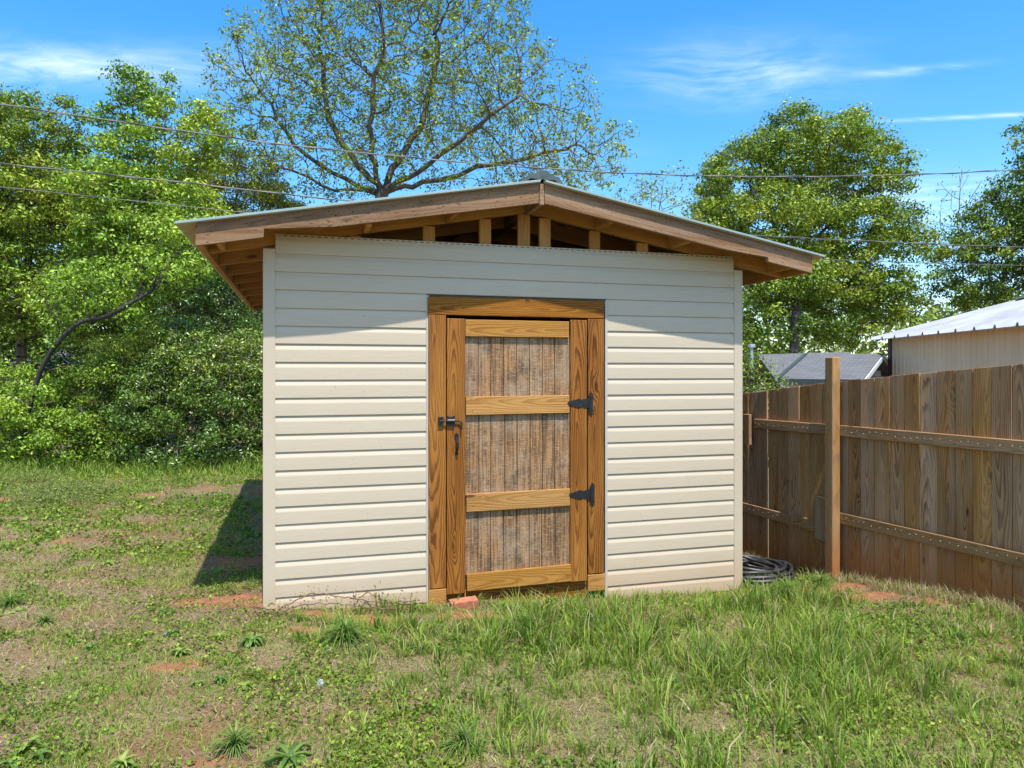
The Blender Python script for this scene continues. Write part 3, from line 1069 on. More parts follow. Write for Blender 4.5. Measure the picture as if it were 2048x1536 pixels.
def fpart(o):
    o.parent = fence
    o.matrix_basis = FINV @ o.matrix_basis
    return o


t = -1.9
i = 0
while t < 4.6:
    w = random.uniform(0.1385, 0.1425)
    tc_ = t + w / 2
    top = ftop(tc_) + random.uniform(-.0035, .0035)
    bot = G1(*fp(tc_, 0).xy) - 0.06
    off = random.uniform(-0.006, 0.006)
    nrm = (FN + FD * random.uniform(-.06, .06))
    p0 = fp(tc_, bot, off); p1 = fp(tc_ + random.uniform(-.002, .002), top, off)
    o = board(None, 'picket', p0, p1, w - random.choice((.0025, .004, .006, .009)), 0.016, nrm, M['fence_wood'], 0.002)
    o.data = o.data.copy()
    hl = (p1 - p0).length / 2
    for vv in o.data.vertices:
        if vv.co.x > hl - .02: vv.co.x -= (.0895 if tc_ < 1.6 else .118) * vv.co.y
    fpart(o)
    t += w
    i += 1
tP = 1.56                                                  # the post seen beside the shed


def rail(t0, z0, t1, z1, name='rail', w=0.094, th=0.038, off=0.032):
    return fpart(board(None, name, fp(t0, z0, off), fp(t1, z1, off), w, th, FN, M['fence_rail'], 0.004))


HW = 0.047
rail(-1.9, 1.216 - HW, tP - .02, 1.206 - HW)
rail(-1.9, 0.456 - HW, tP - .02, 0.4436 - HW)
rail(tP + .06, 1.204 - HW, ft(1515.5), 1.196 - HW)
rail(ft(1636.5), 0.315 - HW, 4.6, 0.325 - HW)
rail(ft(1498), 1.08 - HW, 4.6, 1.06 - HW)
tb = (ft(1497) + ft(1515)) / 2
zt = CAMZ - (828 - HY) * fp(tb, 0).y / FPX; zb = CAMZ - (889 - HY) * fp(tb, 0).y / FPX
fpart(board(None, 'splice_block', fp(tb, zb, 0.070), fp(tb, zt, 0.070), 0.089, 0.036, FN, M['fence_rail'], 0.004))
tb = (ft(1638) + ft(1658)) / 2
zt = CAMZ - (993 - HY) * fp(tb, 0).y / FPX; zb = CAMZ - (1079 - HY) * fp(tb, 0).y / FPX
fpart(board(None, 'splice_block', fp(tb, zb, 0.032), fp(tb, zt, 0.032), 0.125, 0.036, FN, M['fence_rail'], 0.004))
for tq, zt in ((tP, 1.80), (tP + 2.44, 1.5), (tP - 2.44, 1.9)):
    b = G1(*fp(tq, 0).xy)
    fpart(board(None, 'post', fp(tq, b - 0.3, 0.098), fp(tq, zt, 0.098), 0.089, 0.089, FN, M['post_wood'], 0.006))
# nail heads along the rails
parts = []
for (t0, z0, t1, z1) in ((-0.4, 1.214, tP - .06, 1.206), (-0.4, .4525, tP - .06, .4436), (tP + .12, 1.204, ft(1518), 1.196), (ft(1640), .315, 3.0, .321)):
    tt = t0
    while tt < t1:
        z = z0 + (z1 - z0) * (tt - t0) / (t1 - t0) - 0.042 + random.uniform(-.014, .010)
        p = fp(tt, z, 0.0515) - fence.location
        parts.append(ball(random.uniform(.0032, .0048), p, 3))
        tt += random.uniform(0.05, 0.085)
V, F = bm_join(parts)
tag(link_mesh('nail_heads', py_mesh('nail_heads', V, F), M['nail'], fence), kind='stuff')

# ---------------------------------------------------------------- neighbouring buildings
# tan metal building
TZ0, TZ1 = 23.4, 13.0
tx0, tx1 = 12.28, 11.75
tan_b = empty('metal_outbuilding', (tx0, TZ0, -1.2))
tag(tan_b, 'tan ribbed metal outbuilding with pale metal roof beyond the fence', 'building')
M['tan_metal'] = simple_mat('tan_wall_metal', (0.74, 0.525, 0.33), (0.80, 0.58, 0.38), 1.2, 0.6, 0, 0, (1, 1, 0.15))
M['white_metal'] = simple_mat('galvalume_roof', (0.40, 0.405, 0.41), (0.30, 0.30, 0.30), 0.8, 0.5, 0.0)
M['maroon'] = simple_mat('maroon_trim', (0.075, 0.018, 0.018), (0.10, 0.025, 0.022), 3, 0.5)
TL = Matrix.Translation(-tan_b.location)
wd = Vector((tx1 - tx0, TZ1 - TZ0, 0)); wl = wd.length; wd.normalize()
wn = Vector((-wd.y, wd.x, 0))
if wn.x > 0: wn = -wn
nP = 11
for i in range(nP):
    a = wl * i / nP; b = wl * (i + 1) / nP
    prof = []
    for j in range(4):
        s = a + (b - a) * j / 4; q = (b - a) / 4
        prof += [(s, .0), (s + q * .62, .0), (s + q * .70, .03), (s + q * .92, .03)]
    prof.append((b, 0.0))
    V, F = [], []
    for z in (-1.2, 2.78):
        for s, h in prof:
            p = Vector((tx0, TZ0, 0)) + wd * s + wn * h
            V.append((p.x - tx0, p.y - TZ0, z + 1.2))
    n = len(prof)
    for j in range(n - 1): F.append((j, j + 1, n + j + 1, n + j))
    link_mesh('wall_panel', py_mesh('wall_panel', V, F), M['tan_metal'], tan_b)
o = board(tan_b, 'corner_trim', (0, 0, 0), (0, 0, 3.93), 0.20, 0.10, wn, M['maroon'], 0.01)
ZEV = 2.72
ridge_off = 4.4
rv = -wn                                                  # roof rises away from the eave


def roof_pt(s, r, lift=0.0):
    p = Vector((tx0, TZ0, 0)) + wd * s + rv * (r - 0.5)
    return (p.x - tx0, p.y - TZ0, ZEV - 0.02 + 0.265 * r + 1.2 + lift)


nR = 13
for i in range(nR):
    a = -0.35 + (wl + 0.35) * i / nR; b = -0.35 + (wl + 0.35) * (i + 1) / nR
    w_ = b - a
    prof = [(a, .08), (a + .06, .08), (a + .09, 0), (a + w_ * .5 - .02, 0), (a + w_ * .5, .012), (a + w_ * .5 + .02, 0), (b - .04, 0), (b, .08)]
    V, F = [], []
    n = len(prof)
    for r_ in (0.0, ridge_off + .5):
        for s, h in prof: V.append(roof_pt(s, r_, h))
    for r_ in (0.0, ridge_off + .5):
        for s, h in prof: V.append(roof_pt(s, r_, h - .02))
    for j in range(n - 1):
        F.append((j, j + 1, n + j + 1, n + j)); F.append((2 * n + j, 3 * n + j, 3 * n + j + 1, 2 * n + j + 1))
        F.append((j, 2 * n + j, 2 * n + j + 1, j + 1))
    F.append((0, n, 3 * n, 2 * n))
    link_mesh('roof_panel', py_mesh('roof_panel', V, F), M['white_metal'], tan_b)
a = Vector(roof_pt(-0.3, ridge_off + .45, .06)); b = Vector(roof_pt(wl, ridge_off + .45, .06))
board(tan_b, 'ridge_cap', a, b, 0.5, 0.03, (0, 0, 1), M['white_metal'], 0.004)
# far slope and far wall close the volume
V = [roof_pt(-.35, ridge_off + .5), roof_pt(wl, ridge_off + .5)]
q0 = Vector(roof_pt(wl, ridge_off + .5)) + rv * 4.9 - Vector((0, 0, 1.3)); q1 = Vector(roof_pt(-.35, ridge_off + .5)) + rv * 4.9 - Vector((0, 0, 1.3))
V += [tuple(q0), tuple(q1)]
link_mesh('roof_panel', py_mesh('roof_panel', V, [(0, 1, 2, 3)]), M['white_metal'], tan_b)
g0 = Vector((0, 0, 0)); g1 = rv * 8.8
pk = Vector(roof_pt(0, ridge_off + .5)) - Vector((0, 0, .05))
V = [g0, g1, g1 + Vector((0, 0, 3.9)), pk, g0 + Vector((0, 0, 3.9))]
link_mesh('gable_wall', py_mesh('gable_wall', V, [(0, 1, 2, 3, 4)]), M['tan_metal'], tan_b)
V = [g1, g1 + wd * wl, g1 + wd * wl + Vector((0, 0, 3.8)), g1 + Vector((0, 0, 3.8))]
link_mesh('wall_panel', py_mesh('wall_panel', V, [(0, 1, 2, 3)]), M['tan_metal'], tan_b)

# grey shingled house
def shingle_mat():
    m, T, bs, out = new_mat('grey_shingles')
    tc = T.n('ShaderNodeTexCoord')
    br = T.n('ShaderNodeTexBrick')
    T.link(tc.outputs['Object'], br.inputs['Vector'])
    br.inputs['Scale'].default_value = 1.0
    br.inputs['Brick Width'].default_value = 0.32; br.inputs['Row Height'].default_value = 0.15
    br.inputs['Mortar Size'].default_value = 0.012
    br.inputs['Color1'].default_value = (0.105, 0.107, 0.11, 1); br.inputs['Color2'].default_value = (0.14, 0.14, 0.14, 1)
    br.inputs['Mortar'].default_value = (0.06, 0.06, 0.062, 1)
    n = T.noise(tc.outputs['Object'], 1.2, 4)
    T.link(T.mix(T.ramp(n, 0.35, 0.7, 0, 0.5), br.outputs[0], (0.15, 0.147, 0.14)), bs.inputs['Base Color'])
    bs.inputs['Roughness'].default_value = 0.9
    return m


M['shingle'] = shingle_mat()
M['white_board'] = simple_mat('white_clapboard', (0.62, 0.66, 0.70), (0.52, 0.57, 0.61), 2, 0.6)
M['house_dark'] = simple_mat('dark_house_trim', (0.035, 0.05, 0.055), (0.05, 0.06, 0.065), 3, 0.6)
house = empty('neighbour_house', P(1690, 850, 24))
tag(house, 'low neighbouring house with grey shingle roof and white gable', 'house')
HI = -house.location


def roof_slab(name, pts, mat, th=0.08):
    """Slab with its own frame so the shingle courses run along the eave: pts = eave0, eave1, ridge1, ridge0"""
    pts = [Vector(p) for p in pts]
    x = (pts[1] - pts[0]).normalized(); nrm = x.cross(pts[-1] - pts[0]).normalized()
    if nrm.z < 0: nrm = -nrm
    mw = frame(x, nrm, pts[0]); inv = mw.inverted()
    q = [inv @ p for p in pts]
    n = len(q)
    V = [tuple(p) for p in q] + [(p.x, p.y, p.z - th) for p in q]
    F = [tuple(range(n)), tuple(range(2 * n - 1, n - 1, -1))] + [(i, n + i, n + (i + 1) % n, (i + 1) % n) for i in range(n)]
    bm = bmesh.new(); vs = [bm.verts.new(v) for v in V]
    for f in F: bm.faces.new([vs[i] for i in f])
    bmesh.ops.recalc_face_normals(bm, faces=bm.faces)
    me = bpy.data.meshes.new(name); bm.to_mesh(me); bm.free()
    mw.translation = mw.translation + HI
    return link_mesh(name, me, mat, house, mw)


r1 = P(1766, 707, 23.0)
rd = Vector((0.8, -0.59, 0)).normalized(); hn = Vector((-0.59, -0.8, 0)).normalized()   # ridge direction, and towards the camera
r0 = r1 - rd * 2.35
drop = Vector((0, 0, -0.80))
e0 = r0 + hn * 3.2 + drop; e1 = r1 + hn * 3.2 + drop
bk0 = r0 - hn * 3.2 + drop; bk1 = r1 - hn * 3.2 + drop
roof_slab('roof', (e0, e1, r1, r0), M['shingle'])
roof_slab('roof', (bk1, bk0, r0, r1), M['shingle'])
board(house, 'rake_flashing', e0 + HI + Vector((0, 0, .03)), r0 + HI + Vector((0, 0, .03)), 0.12, 0.05, (0, 0, 1), M['house_dark'], 0.005)
# lower wing behind it
w0 = P(1515, 709, 29.0); w1 = P(1613, 704, 28.0)
wf = Vector((-.3, -3.4, -1.25))
roof_slab('wing_roof', (w0 + wf, w1 + wf + Vector((1.5, -.3, 0)), w1 + Vector((1.5, -.3, 0)), w0), M['shingle'])
roof_slab('wing_roof', (w0 + Vector((-.3, 3.6, -1.3)), w1 + Vector((1.2, 3.3, -1.3)), w1 + Vector((1.5, -.3, 0)), w0), M['shingle'])
# walls
for a, b in ((e0 - hn * .45 + rd * .1, e1 - hn * .45 - rd * .3), (bk0 + hn * .45, bk1 + hn * .45)):
    za = a.z - 0.03
    V = [Vector((a.x, a.y, -2)), Vector((b.x, b.y, -2)), Vector((b.x, b.y, za)), Vector((a.x, a.y, za))]
    link_mesh('wall', py_mesh('wall', [v + HI for v in V], [(0, 1, 2, 3)]), M['white_board'], house)
# gable end in clapboards
gb0 = e1 - hn * .45 - rd * .3; gb1 = bk1 + hn * .45 - rd * .3
pkz = r1.z - 0.08
zz = -1.9
nb = 0
while zz < pkz - .1:
    z2 = min(zz + 0.2, pkz - .02)
    f = 1.0 if z2 < e1.z - .1 else max(0.02, (pkz - z2 - .1) / (pkz - e1.z))
    m_ = (gb0 + gb1) / 2
    a = m_ + (gb0 - m_) * f; b = m_ + (gb1 - m_) * f
    a = Vector((a.x, a.y, (zz + z2) / 2)); b = Vector((b.x, b.y, (zz + z2) / 2))
    board(house, 'clapboard', a + HI, b + HI, z2 - zz - .012, 0.03, rd + Vector((0, 0, .12)), M['white_board'], 0.004)
    zz = z2; nb += 1
for a, b in ((e1, r1), (bk1, r1)):
    board(house, 'rake_board', a + HI - Vector((0, 0, .11)) + rd * .02, b + HI - Vector((0, 0, .11)) + rd * .02, 0.13, 0.04, rd, M['white_board'], 0.004)
board(house, 'eave_fascia', e0 + HI + hn * .02 - Vector((0, 0, .1)), e1 + HI + hn * .02 - Vector((0, 0, .1)), 0.12, 0.04, hn, M['house_dark'], 0.004)
V, F = tube_np([P(1503, 735, 25) + HI, P(1503, 695, 25) + HI], .06, 10)
V2, F2 = tube_np([P(1503, 695, 25) + HI, P(1503, 688, 25) + HI], [.12, .12], 10)
V, F = bm_join([(V, F), (V2, F2 + [tuple(range(10, 20))])])
link_mesh('flue_pipe', py_mesh('flue_pipe', V, F), simple_mat('flue_metal', (0.55, 0.57, 0.6), (0.45, 0.47, 0.5), 3, .45, .4), house)

# brown house glimpsed through the trees on the left
bh = empty('brown_house', P(150, 800, 27))
tag(bh, 'brown house glimpsed low behind the trees left of the shed', 'house')
BI = -bh.location
M['brown_wall'] = simple_mat('brown_brick_wall', (0.26, 0.16, 0.10), (0.20, 0.12, 0.08), 4, 0.9)
a = P(20, 700, 28); b = P(250, 700, 27)
for z0, z1, mt, nm in ((-1.0, 1.6, M['brown_wall'], 'wall'),):
    board(bh, nm, Vector((a.x, a.y, .3)) + BI, Vector((b.x, b.y, .3)) + BI, 2.6, 0.2, (0, -1, 0), mt, 0)
board(bh, 'porch_rail', Vector((a.x, a.y - .5, 0.95)) + BI, Vector((b.x, b.y - .5, 0.95)) + BI, .12, .1, (0, -1, 0), M['straw'], 0.01)
board(bh, 'deck', Vector((a.x, a.y - .8, 0.55)) + BI, Vector((b.x, b.y - .8, 0.55)) + BI, 1.2, .14, (0, 0, 1), M['rafter_wood'], 0.01)
board(bh, 'roof', Vector((a.x, a.y + 1.2, 2.25)) + BI, Vector((b.x, b.y + 1.2, 2.25)) + BI, 3.4, .12, (0, -.35, 1), M['shingle'], 0.01)


# ---------------------------------------------------------------- trees
def colonize(attr, nodes, parent, step, kill, iters=160, tropism=(0, 0, 0.0), jitter=0.15):
    """Space colonisation: grows branches from the given trunk nodes to the attraction points."""
    N = [np.array(p, float) for p in nodes]; Pn = list(parent)
    A = np.asarray(attr, float)
    alive = np.ones(len(A), bool)
    arr = np.array(N)
    d = np.linalg.norm(A[:, None] - arr[None], axis=2)
    near = d.argmin(1); dist = d.min(1)
    trop = np.array(tropism)
    stall = 0
    for _ in range(iters):
        idx = np.nonzero(alive)[0]
        if len(idx) == 0: break
        arr = np.array(N)
        nb = near[idx]
        dirs = A[idx] - arr[nb]
        dirs /= np.linalg.norm(dirs, axis=1, keepdims=True) + 1e-9
        uq, inv = np.unique(nb, return_inverse=True)
        s = np.zeros((len(uq), 3)); np.add.at(s, inv, dirs)
        s /= np.linalg.norm(s, axis=1, keepdims=True) + 1e-9
        s += trop + rng.normal(0, jitter, s.shape)
        s /= np.linalg.norm(s, axis=1, keepdims=True) + 1e-9
        new = arr[uq] + s * step
        base = len(N)
        N += list(new); Pn += list(uq)
        dd = np.linalg.norm(A[idx][:, None] - new[None], axis=2)
        m = dd.argmin(1); mv = dd[np.arange(len(idx)), m]
        better = mv < dist[idx]
        near[idx[better]] = base + m[better]; dist[idx[better]] = mv[better]
        dead = idx[dist[idx] < kill]
        alive[dead] = False
        # drop attractors which can no longer be approached
        if not better.any():
            stall += 1
            if stall > 4: break
        else: stall = 0
        if len(N) > 16000: break
    return np.array(N), np.array(Pn)


def pipe_radii(N, Pn, tip, expo, rmax):
    n = len(N)
    acc = np.zeros(n); cnt = np.zeros(n)
    r = np.zeros(n)
    for i in range(n - 1, -1, -1):
        r[i] = tip if cnt[i] == 0 else acc[i] ** (1 / expo)
        if Pn[i] >= 0:
            acc[Pn[i]] += r[i] ** expo; cnt[Pn[i]] += 1
    m = r.max()
    if m > rmax:
        k = math.log(rmax / tip) / math.log(m / tip)
        r = tip * (r / tip) ** k
    return r, cnt


def branch_mesh(name, N, Pn, r, origin):
    e = np.nonzero(Pn >= 0)[0]
    V, F = [], []
    off = 0
    for lo, hi, sides in ((0, 0.012, 3), (0.012, 0.05, 5), (0.05, 9, 9)):
        sel = e[(r[Pn[e]] >= lo) & (r[Pn[e]] < hi)]
        if len(sel) == 0: continue
        a = N[Pn[sel]]; b = N[sel]
        ra = r[Pn[sel]]; rb = r[sel]
        ra = np.minimum(ra, rb * 1.6)
        t = b - a; t /= np.linalg.norm(t, axis=1, keepdims=True) + 1e-9
        b = b + t * (rb * .35)[:, None]
        up = np.where(np.abs(t[:, 2:3]) > .9, np.array([[1., 0, 0]]), np.array([[0, 0, 1.]]))
        s = np.cross(t, up); s /= np.linalg.norm(s, axis=1, keepdims=True) + 1e-9
        w = np.cross(s, t)
        an = np.arange(sides) * 2 * math.pi / sides
        ring = s[:, None] * np.cos(an)[None, :, None] + w[:, None] * np.sin(an)[None, :, None]
        va = a[:, None] + ring * ra[:, None, None]; vb = b[:, None] + ring * rb[:, None, None]
        v = np.concatenate([va, vb], 1)
        V.append(v.reshape(-1, 3))
        base = off + np.arange(len(sel))[:, None] * 2 * sides
        k = np.arange(sides)
        f = np.stack([base + k, base + (k + 1) % sides, base + sides + (k + 1) % sides, base + sides + k], 2)
        F.append(f.reshape(-1, 4)); off += len(sel) * 2 * sides
    return np_mesh(name, np.concatenate(V) - np.array(origin), np.concatenate(F))


def leaf_cloud(name, centers, per, spread, size, palette, origin, **kw):
    V, F, C = leaf_cloud_np(centers, per, spread, size, palette, **kw)
    return np_mesh(name, V - np.array(origin), F, C)


def join_np(parts):
    V, F, C = [], [], []
    o = 0
    for v, f, c in parts:
        V.append(v); F.append(f + o); C.append(c); o += len(v)
    return np.concatenate(V), np.concatenate(F), np.concatenate(C)


def leaf_cloud_np(centers, per, spread, size, palette, flat=0.6, aspect=0.5, up=0.55, droop=0.0):
    """Folded diamond leaves scattered round each centre; palette = list of (r,g,b)."""
    n = len(centers)
    C = np.repeat(centers, per, axis=0)
    m = len(C)
    offs = np.clip(rng.normal(0, 1, (m, 3)), -2.0, 2.0) * np.array([spread, spread, spread * flat])
    p = C + offs
    L = size * rng.uniform(0.65, 1.25, m)
    nrm = rng.normal(0, 1, (m, 3)); nrm /= np.linalg.norm(nrm, axis=1, keepdims=True)
    nrm = nrm + .9 * offs / (np.linalg.norm(offs, axis=1, keepdims=True) + 1e-6)
    nrm = nrm + np.array([0, 0, up]); nrm /= np.linalg.norm(nrm, axis=1, keepdims=True)
    ax = rng.normal(0, 1, (m, 3)) + np.array([0, 0, -droop]); ax -= (ax * nrm).sum(1, keepdims=True) * nrm
    ax /= np.linalg.norm(ax, axis=1, keepdims=True) + 1e-9
    sd = np.cross(nrm, ax)
    half = L[:, None] * .5
    wv = sd * (L * aspect * .5)[:, None]
    lift = nrm * (L * .12)[:, None]
    mid = p + ax * (L * -.06)[:, None]
    v0 = p - ax * half; v2 = p + ax * half
    v1 = mid + wv + lift; v3 = mid - wv + lift
    V = np.stack([v0, v1, v2, v3], 1).reshape(-1, 3)
    b = np.arange(m)[:, None] * 4
    F = np.concatenate([b + np.array([[0, 1, 2]]), b + np.array([[0, 2, 3]])], 0)
    pal = np.array(palette)
    cl = rng.uniform(0, 1, n)
    # neighbouring clumps share a hue
    big = vnoise(centers[:, 0] + centers[:, 1] * .7, centers[:, 2], 0.9, 2)
    tt = np.repeat(np.clip(big * .75 + cl * .35 - .05, 0, .999), per) + rng.normal(0, .12, m)
    tt = np.clip(tt, 0, .999) * (len(pal) - 1)
    i = tt.astype(int); f = (tt - i)[:, None]
    c = pal[i] * (1 - f) + pal[np.minimum(i + 1, len(pal) - 1)] * f
    c = c * np.clip(rng.lognormal(0, .36, (m, 1)), .4, 2.0) * np.array([1.50, 1.36, 0.85])
    return V, F, np.repeat(c, 4, axis=0)


def lobes_points(lobes, n, shell=0.45):
    """lobes: (px, py, Z, rx_px, ry_px, rdepth_m); uneven sampling, denser towards the rim."""
    vols = np.array([l[3] * l[4] * l[5] * (l[2] ** 2) for l in lobes], float); vols /= vols.sum()
    out = []
    for l, v in zip(lobes, vols):
        k = max(6, int(n * v))
        c = P(l[0], l[1], l[2]); s = l[2] / FPX
        d = rng.normal(0, 1, (k, 3)); d /= np.linalg.norm(d, axis=1, keepdims=True)
        rad = rng.uniform(0, 1, k) ** (1 / 3)
        rad = shell + (1 - shell) * rad if shell > 0 else rad
        lump = 0.82 + 0.36 * vnoise(d[:, 0] * 2 + 5, d[:, 2] * 2 + d[:, 1], 1.6, l[0] * .01)
        q = d * (rad * lump)[:, None] * np.array([l[3] * s, l[5], l[4] * s])
        out.append(q + np.array(c))
    return np.concatenate(out)


PAL = {
    'oak': [(0.055, 0.105, 0.016), (0.095, 0.165, 0.022), (0.145, 0.215, 0.026), (0.20, 0.25, 0.034)],
    'oak_dark': [(0.035, 0.075, 0.014), (0.06, 0.12, 0.018), (0.10, 0.165, 0.022), (0.15, 0.20, 0.03)],
    'maple': [(0.06, 0.13, 0.018), (0.10, 0.195, 0.025), (0.15, 0.25, 0.032), (0.21, 0.29, 0.04)],
    'olive': [(0.07, 0.105, 0.018), (0.115, 0.15, 0.024), (0.16, 0.18, 0.03), (0.20, 0.19, 0.04)],
    'gloss': [(0.028, 0.068, 0.015), (0.05, 0.105, 0.02), (0.085, 0.15, 0.026), (0.14, 0.19, 0.035)],
    'bright': [(0.075, 0.15, 0.02), (0.12, 0.215, 0.026), (0.17, 0.27, 0.034), (0.23, 0.31, 0.045)],
    'spring': [(0.095, 0.14, 0.018), (0.13, 0.185, 0.02), (0.17, 0.235, 0.026), (0.15, 0.15, 0.03)],
    'far': [(0.05, 0.095, 0.02), (0.085, 0.14, 0.028), (0.12, 0.175, 0.034), (0.15, 0.19, 0.045)],
}


DENS, LSIZE = 2.7, 0.74


def make_tree(name, label, cat, base, trunk_px, lobes, n_attr, leaf, pal, step=0.35, kill=0.5, tip=0.007, rmax=0.22, group=None,
              mat='leaf', bark='bark', shell=0.3, expo=2.4, tropism=(0, 0, 0.05), tipmax=0.02, jitter=0.15, crown='crown', trunk='trunk', limbs=(), tips_only=False):
    """trunk_px: list of (px,py,Z) from the ground up. leaf = dict(per, spread, size, ...)"""
    base = Vector(base)
    org = base
    root = empty(name, base)
    tag(root, label, cat, group)
    dense = tipmax > 0.0099
    if dense: n_attr = int(n_attr * 2.6); kill *= 0.70; step *= 0.82
    A = lobes_points(lobes, n_attr, shell)
    tp = [base] + [P(*q) for q in trunk_px]
    tp = catmull(tp, 5) if len(tp) > 2 else tp
    nodes, par = [], []
    for i, p in enumerate(tp):
        if i == 0: nodes.append(tuple(p)); par.append(-1); continue
        a = Vector(nodes[-1]); n = max(1, int((p - a).length / step))
        for k in range(1, n + 1):
            nodes.append(tuple(a.lerp(p, k / n))); par.append(len(nodes) - 2)
    fork = len(nodes) - 1
    for lb_ in limbs:
        k0 = fork
        for p in catmull([Vector(nodes[fork])] + [P(*q) for q in lb_], 4)[1:]:
            nodes.append(tuple(p + Vector(rng.normal(0, .04, 3)))); par.append(k0); k0 = len(nodes) - 1
    N, Pn = colonize(A, nodes, par, step, kill, tropism=tropism, jitter=jitter)
    r, cnt = pipe_radii(N, Pn, tip, expo, rmax)
    link_mesh(trunk, branch_mesh(trunk, N, Pn, r, org), M[bark], root, smooth=True)
    keep = np.nonzero((r < tipmax))[0]
    keep = keep[keep >= len(nodes)]
    if tips_only: keep = keep[(cnt[keep] == 0) | (rng.uniform(0, 1, len(keep)) < .18)]
    cen = N[keep]
    lf = dict(leaf); per = lf.pop('per')
    if not dense:
        link_mesh(crown, leaf_cloud(crown, cen, per, palette=PAL[pal], origin=org, **lf), M[mat], root)
        return len(cen) * per
    total = int(len(cen) * per * DENS * lf.pop('mult', 1.0))
    size = lf.pop('size') * LSIZE; clump = lf.pop('spread') * 2.6
    # sprays: thin the twig ends out to a spacing, then fill each spray with leaves
    order = rng.permutation(len(cen)); pick = []
    for i in order:
        if not pick or np.min(((cen[i] - cen[pick]) ** 2 * np.array([1, 1, 1.8])).sum(1)) > clump * clump: pick.append(i)
    sp = cen[pick] + rng.normal(0, clump * .12, (len(pick), 3))
    n1 = max(8, int(total * .88 / len(sp))); n2 = max(1, int(total * .12 / len(cen)))
    # sprays differ in size and fullness
    groups = np.array_split(rng.permutation(len(sp)), 3)
    me_parts = []
    for gidx, (kk, ss) in zip(groups, ((1.45, .42), (1.0, .33), (.6, .26))):
        if len(gidx): me_parts.append(leaf_cloud_np(sp[gidx], max(4, int(n1 * kk)), clump * ss, size, PAL[pal], flat=.55, **lf))
    me_parts.append(leaf_cloud_np(cen, n2, clump * .22, size, PAL[pal], flat=.9, **lf))
    V, F, C = join_np(me_parts)
    print('TREE', label[:44], len(N), len(sp), len(F) // 2)
    link_mesh(crown, np_mesh(crown, V - np.array(org), F, C), M[mat], root)
    return len(F) // 2


def gbase(px, Z):
    x = (px - HX) / FPX * Z
    return (x, Z, G1(x, Z) - 0.05)


leaf_total = 0
# left woodland edge
leaf_total += make_tree('oak_tree', 'broad dark oak rising behind the leaning trunk left of the shed', 'tree', gbase(40, 18), [(45, 650, 18), (60, 480, 18)],
                        [(20, 330, 18, 150, 130, 2.0), (70, 265, 18, 75, 55, 1.4), (130, 225, 18, 45, 28, .8), (30, 500, 17.5, 130, 130, 2.0), (150, 430, 17.5, 110, 90, 1.6), (-60, 300, 18, 120, 130, 2),
                         (120, 590, 17, 130, 80, 1.5), (-10, 230, 18.5, 70, 60, 1.2), (-120, 480, 18, 110, 200, 2)],
                        1500, dict(per=16, spread=0.20, size=0.135), 'oak', step=0.3, kill=0.34, bark='bark_dark', rmax=0.25)
leaf_total += make_tree('maple_tree', 'tall bright green maple standing among the trees left of the shed', 'tree', gbase(300, 17), [(295, 700, 17), (290, 500, 17), (285, 350, 17)],
                        [(285, 215, 17, 42, 62, .8), (222, 225, 17, 30, 26, .5), (335, 190, 17, 30, 40, .6), (345, 300, 17, 90, 60, 1.3), (270, 320, 17, 60, 60, 1.0), (250, 165, 17, 14, 20, .3), (260, 420, 16.5, 105, 95, 1.4),
                         (350, 460, 16.5, 100, 90, 1.4), (290, 560, 16.3, 120, 80, 1.4), (400, 270, 17.3, 50, 60, 1)],
                        1150, dict(per=17, spread=0.18, size=0.135), 'maple', step=0.28, kill=0.34, rmax=0.17)
leaf_total += make_tree('evergreen_tree', 'rounded olive green tree showing just above the low eave', 'tree', gbase(480, 21), [(480, 600, 21)],
                        [(470, 385, 21, 85, 75, 1.4), (545, 425, 21, 70, 50, 1.2), (420, 450, 20.5, 80, 70, 1.2), (490, 500, 20.5, 110, 70, 1.4)],
                        700, dict(per=22, spread=0.20, size=0.105), 'olive', step=0.3, kill=0.34, rmax=0.16)
leaf_total += make_tree('leaning_tree', 'slender tree with dark trunk leaning over the hedge towards the shed', 'tree', gbase(30, 12.6), [(80, 745, 12.5), (150, 652, 12.4), (215, 632, 12.4), (290, 590, 12.4)],
                        [(330, 545, 12.8, 70, 45, .7), (200, 575, 12.7, 70, 30, .6), (110, 610, 12.9, 50, 30, .5), (370, 490, 13.3, 60, 60, .7), (270, 650, 12.6, 30, 22, .3)],
                        420, dict(per=15, spread=0.16, size=0.105), 'bright', step=0.24, kill=0.28, rmax=0.14, bark='bark_black')
leaf_total += make_tree('vine_covered_tree', 'grey green vine covered tree right beside the left eave', 'tree', gbase(455, 15.5), [(455, 700, 15.5), (450, 560, 15.5)],
                        [(440, 560, 15.5, 80, 90, 1.0), (480, 660, 15.2, 80, 80, 1.0), (390, 620, 15.2, 70, 70, .9), (520, 620, 15.6, 60, 80, .9), (420, 480, 15.8, 50, 50, .8)],
                        560, dict(per=18, spread=0.17, size=0.10), 'gloss', step=0.25, kill=0.3, rmax=0.12, mat='glossy_leaf')
for px, Z, lb in ((70, 25, 'shadowy wood tree furthest behind the leaning trunk'), (330, 27, 'shadowy wood tree furthest behind the tall maple'), (-230, 23, 'wood tree off beyond the dark oak')):
    leaf_total += make_tree('wood_tree', lb, 'tree', gbase(px, Z), [(px, 700, Z), (px + 6, 560, Z)],
                            [(px, 480, Z, 150, 120, 2.6), (px - 60, 610, Z, 130, 80, 2.4), (px + 80, 620, Z, 130, 80, 2.4), (px + 10, 730, Z, 170, 60, 2.4)],
                            520, dict(per=12, spread=0.34, size=0.21), 'oak_dark', step=0.5, kill=0.6, tip=.011, rmax=0.24, bark='bark_dark', tipmax=.03)
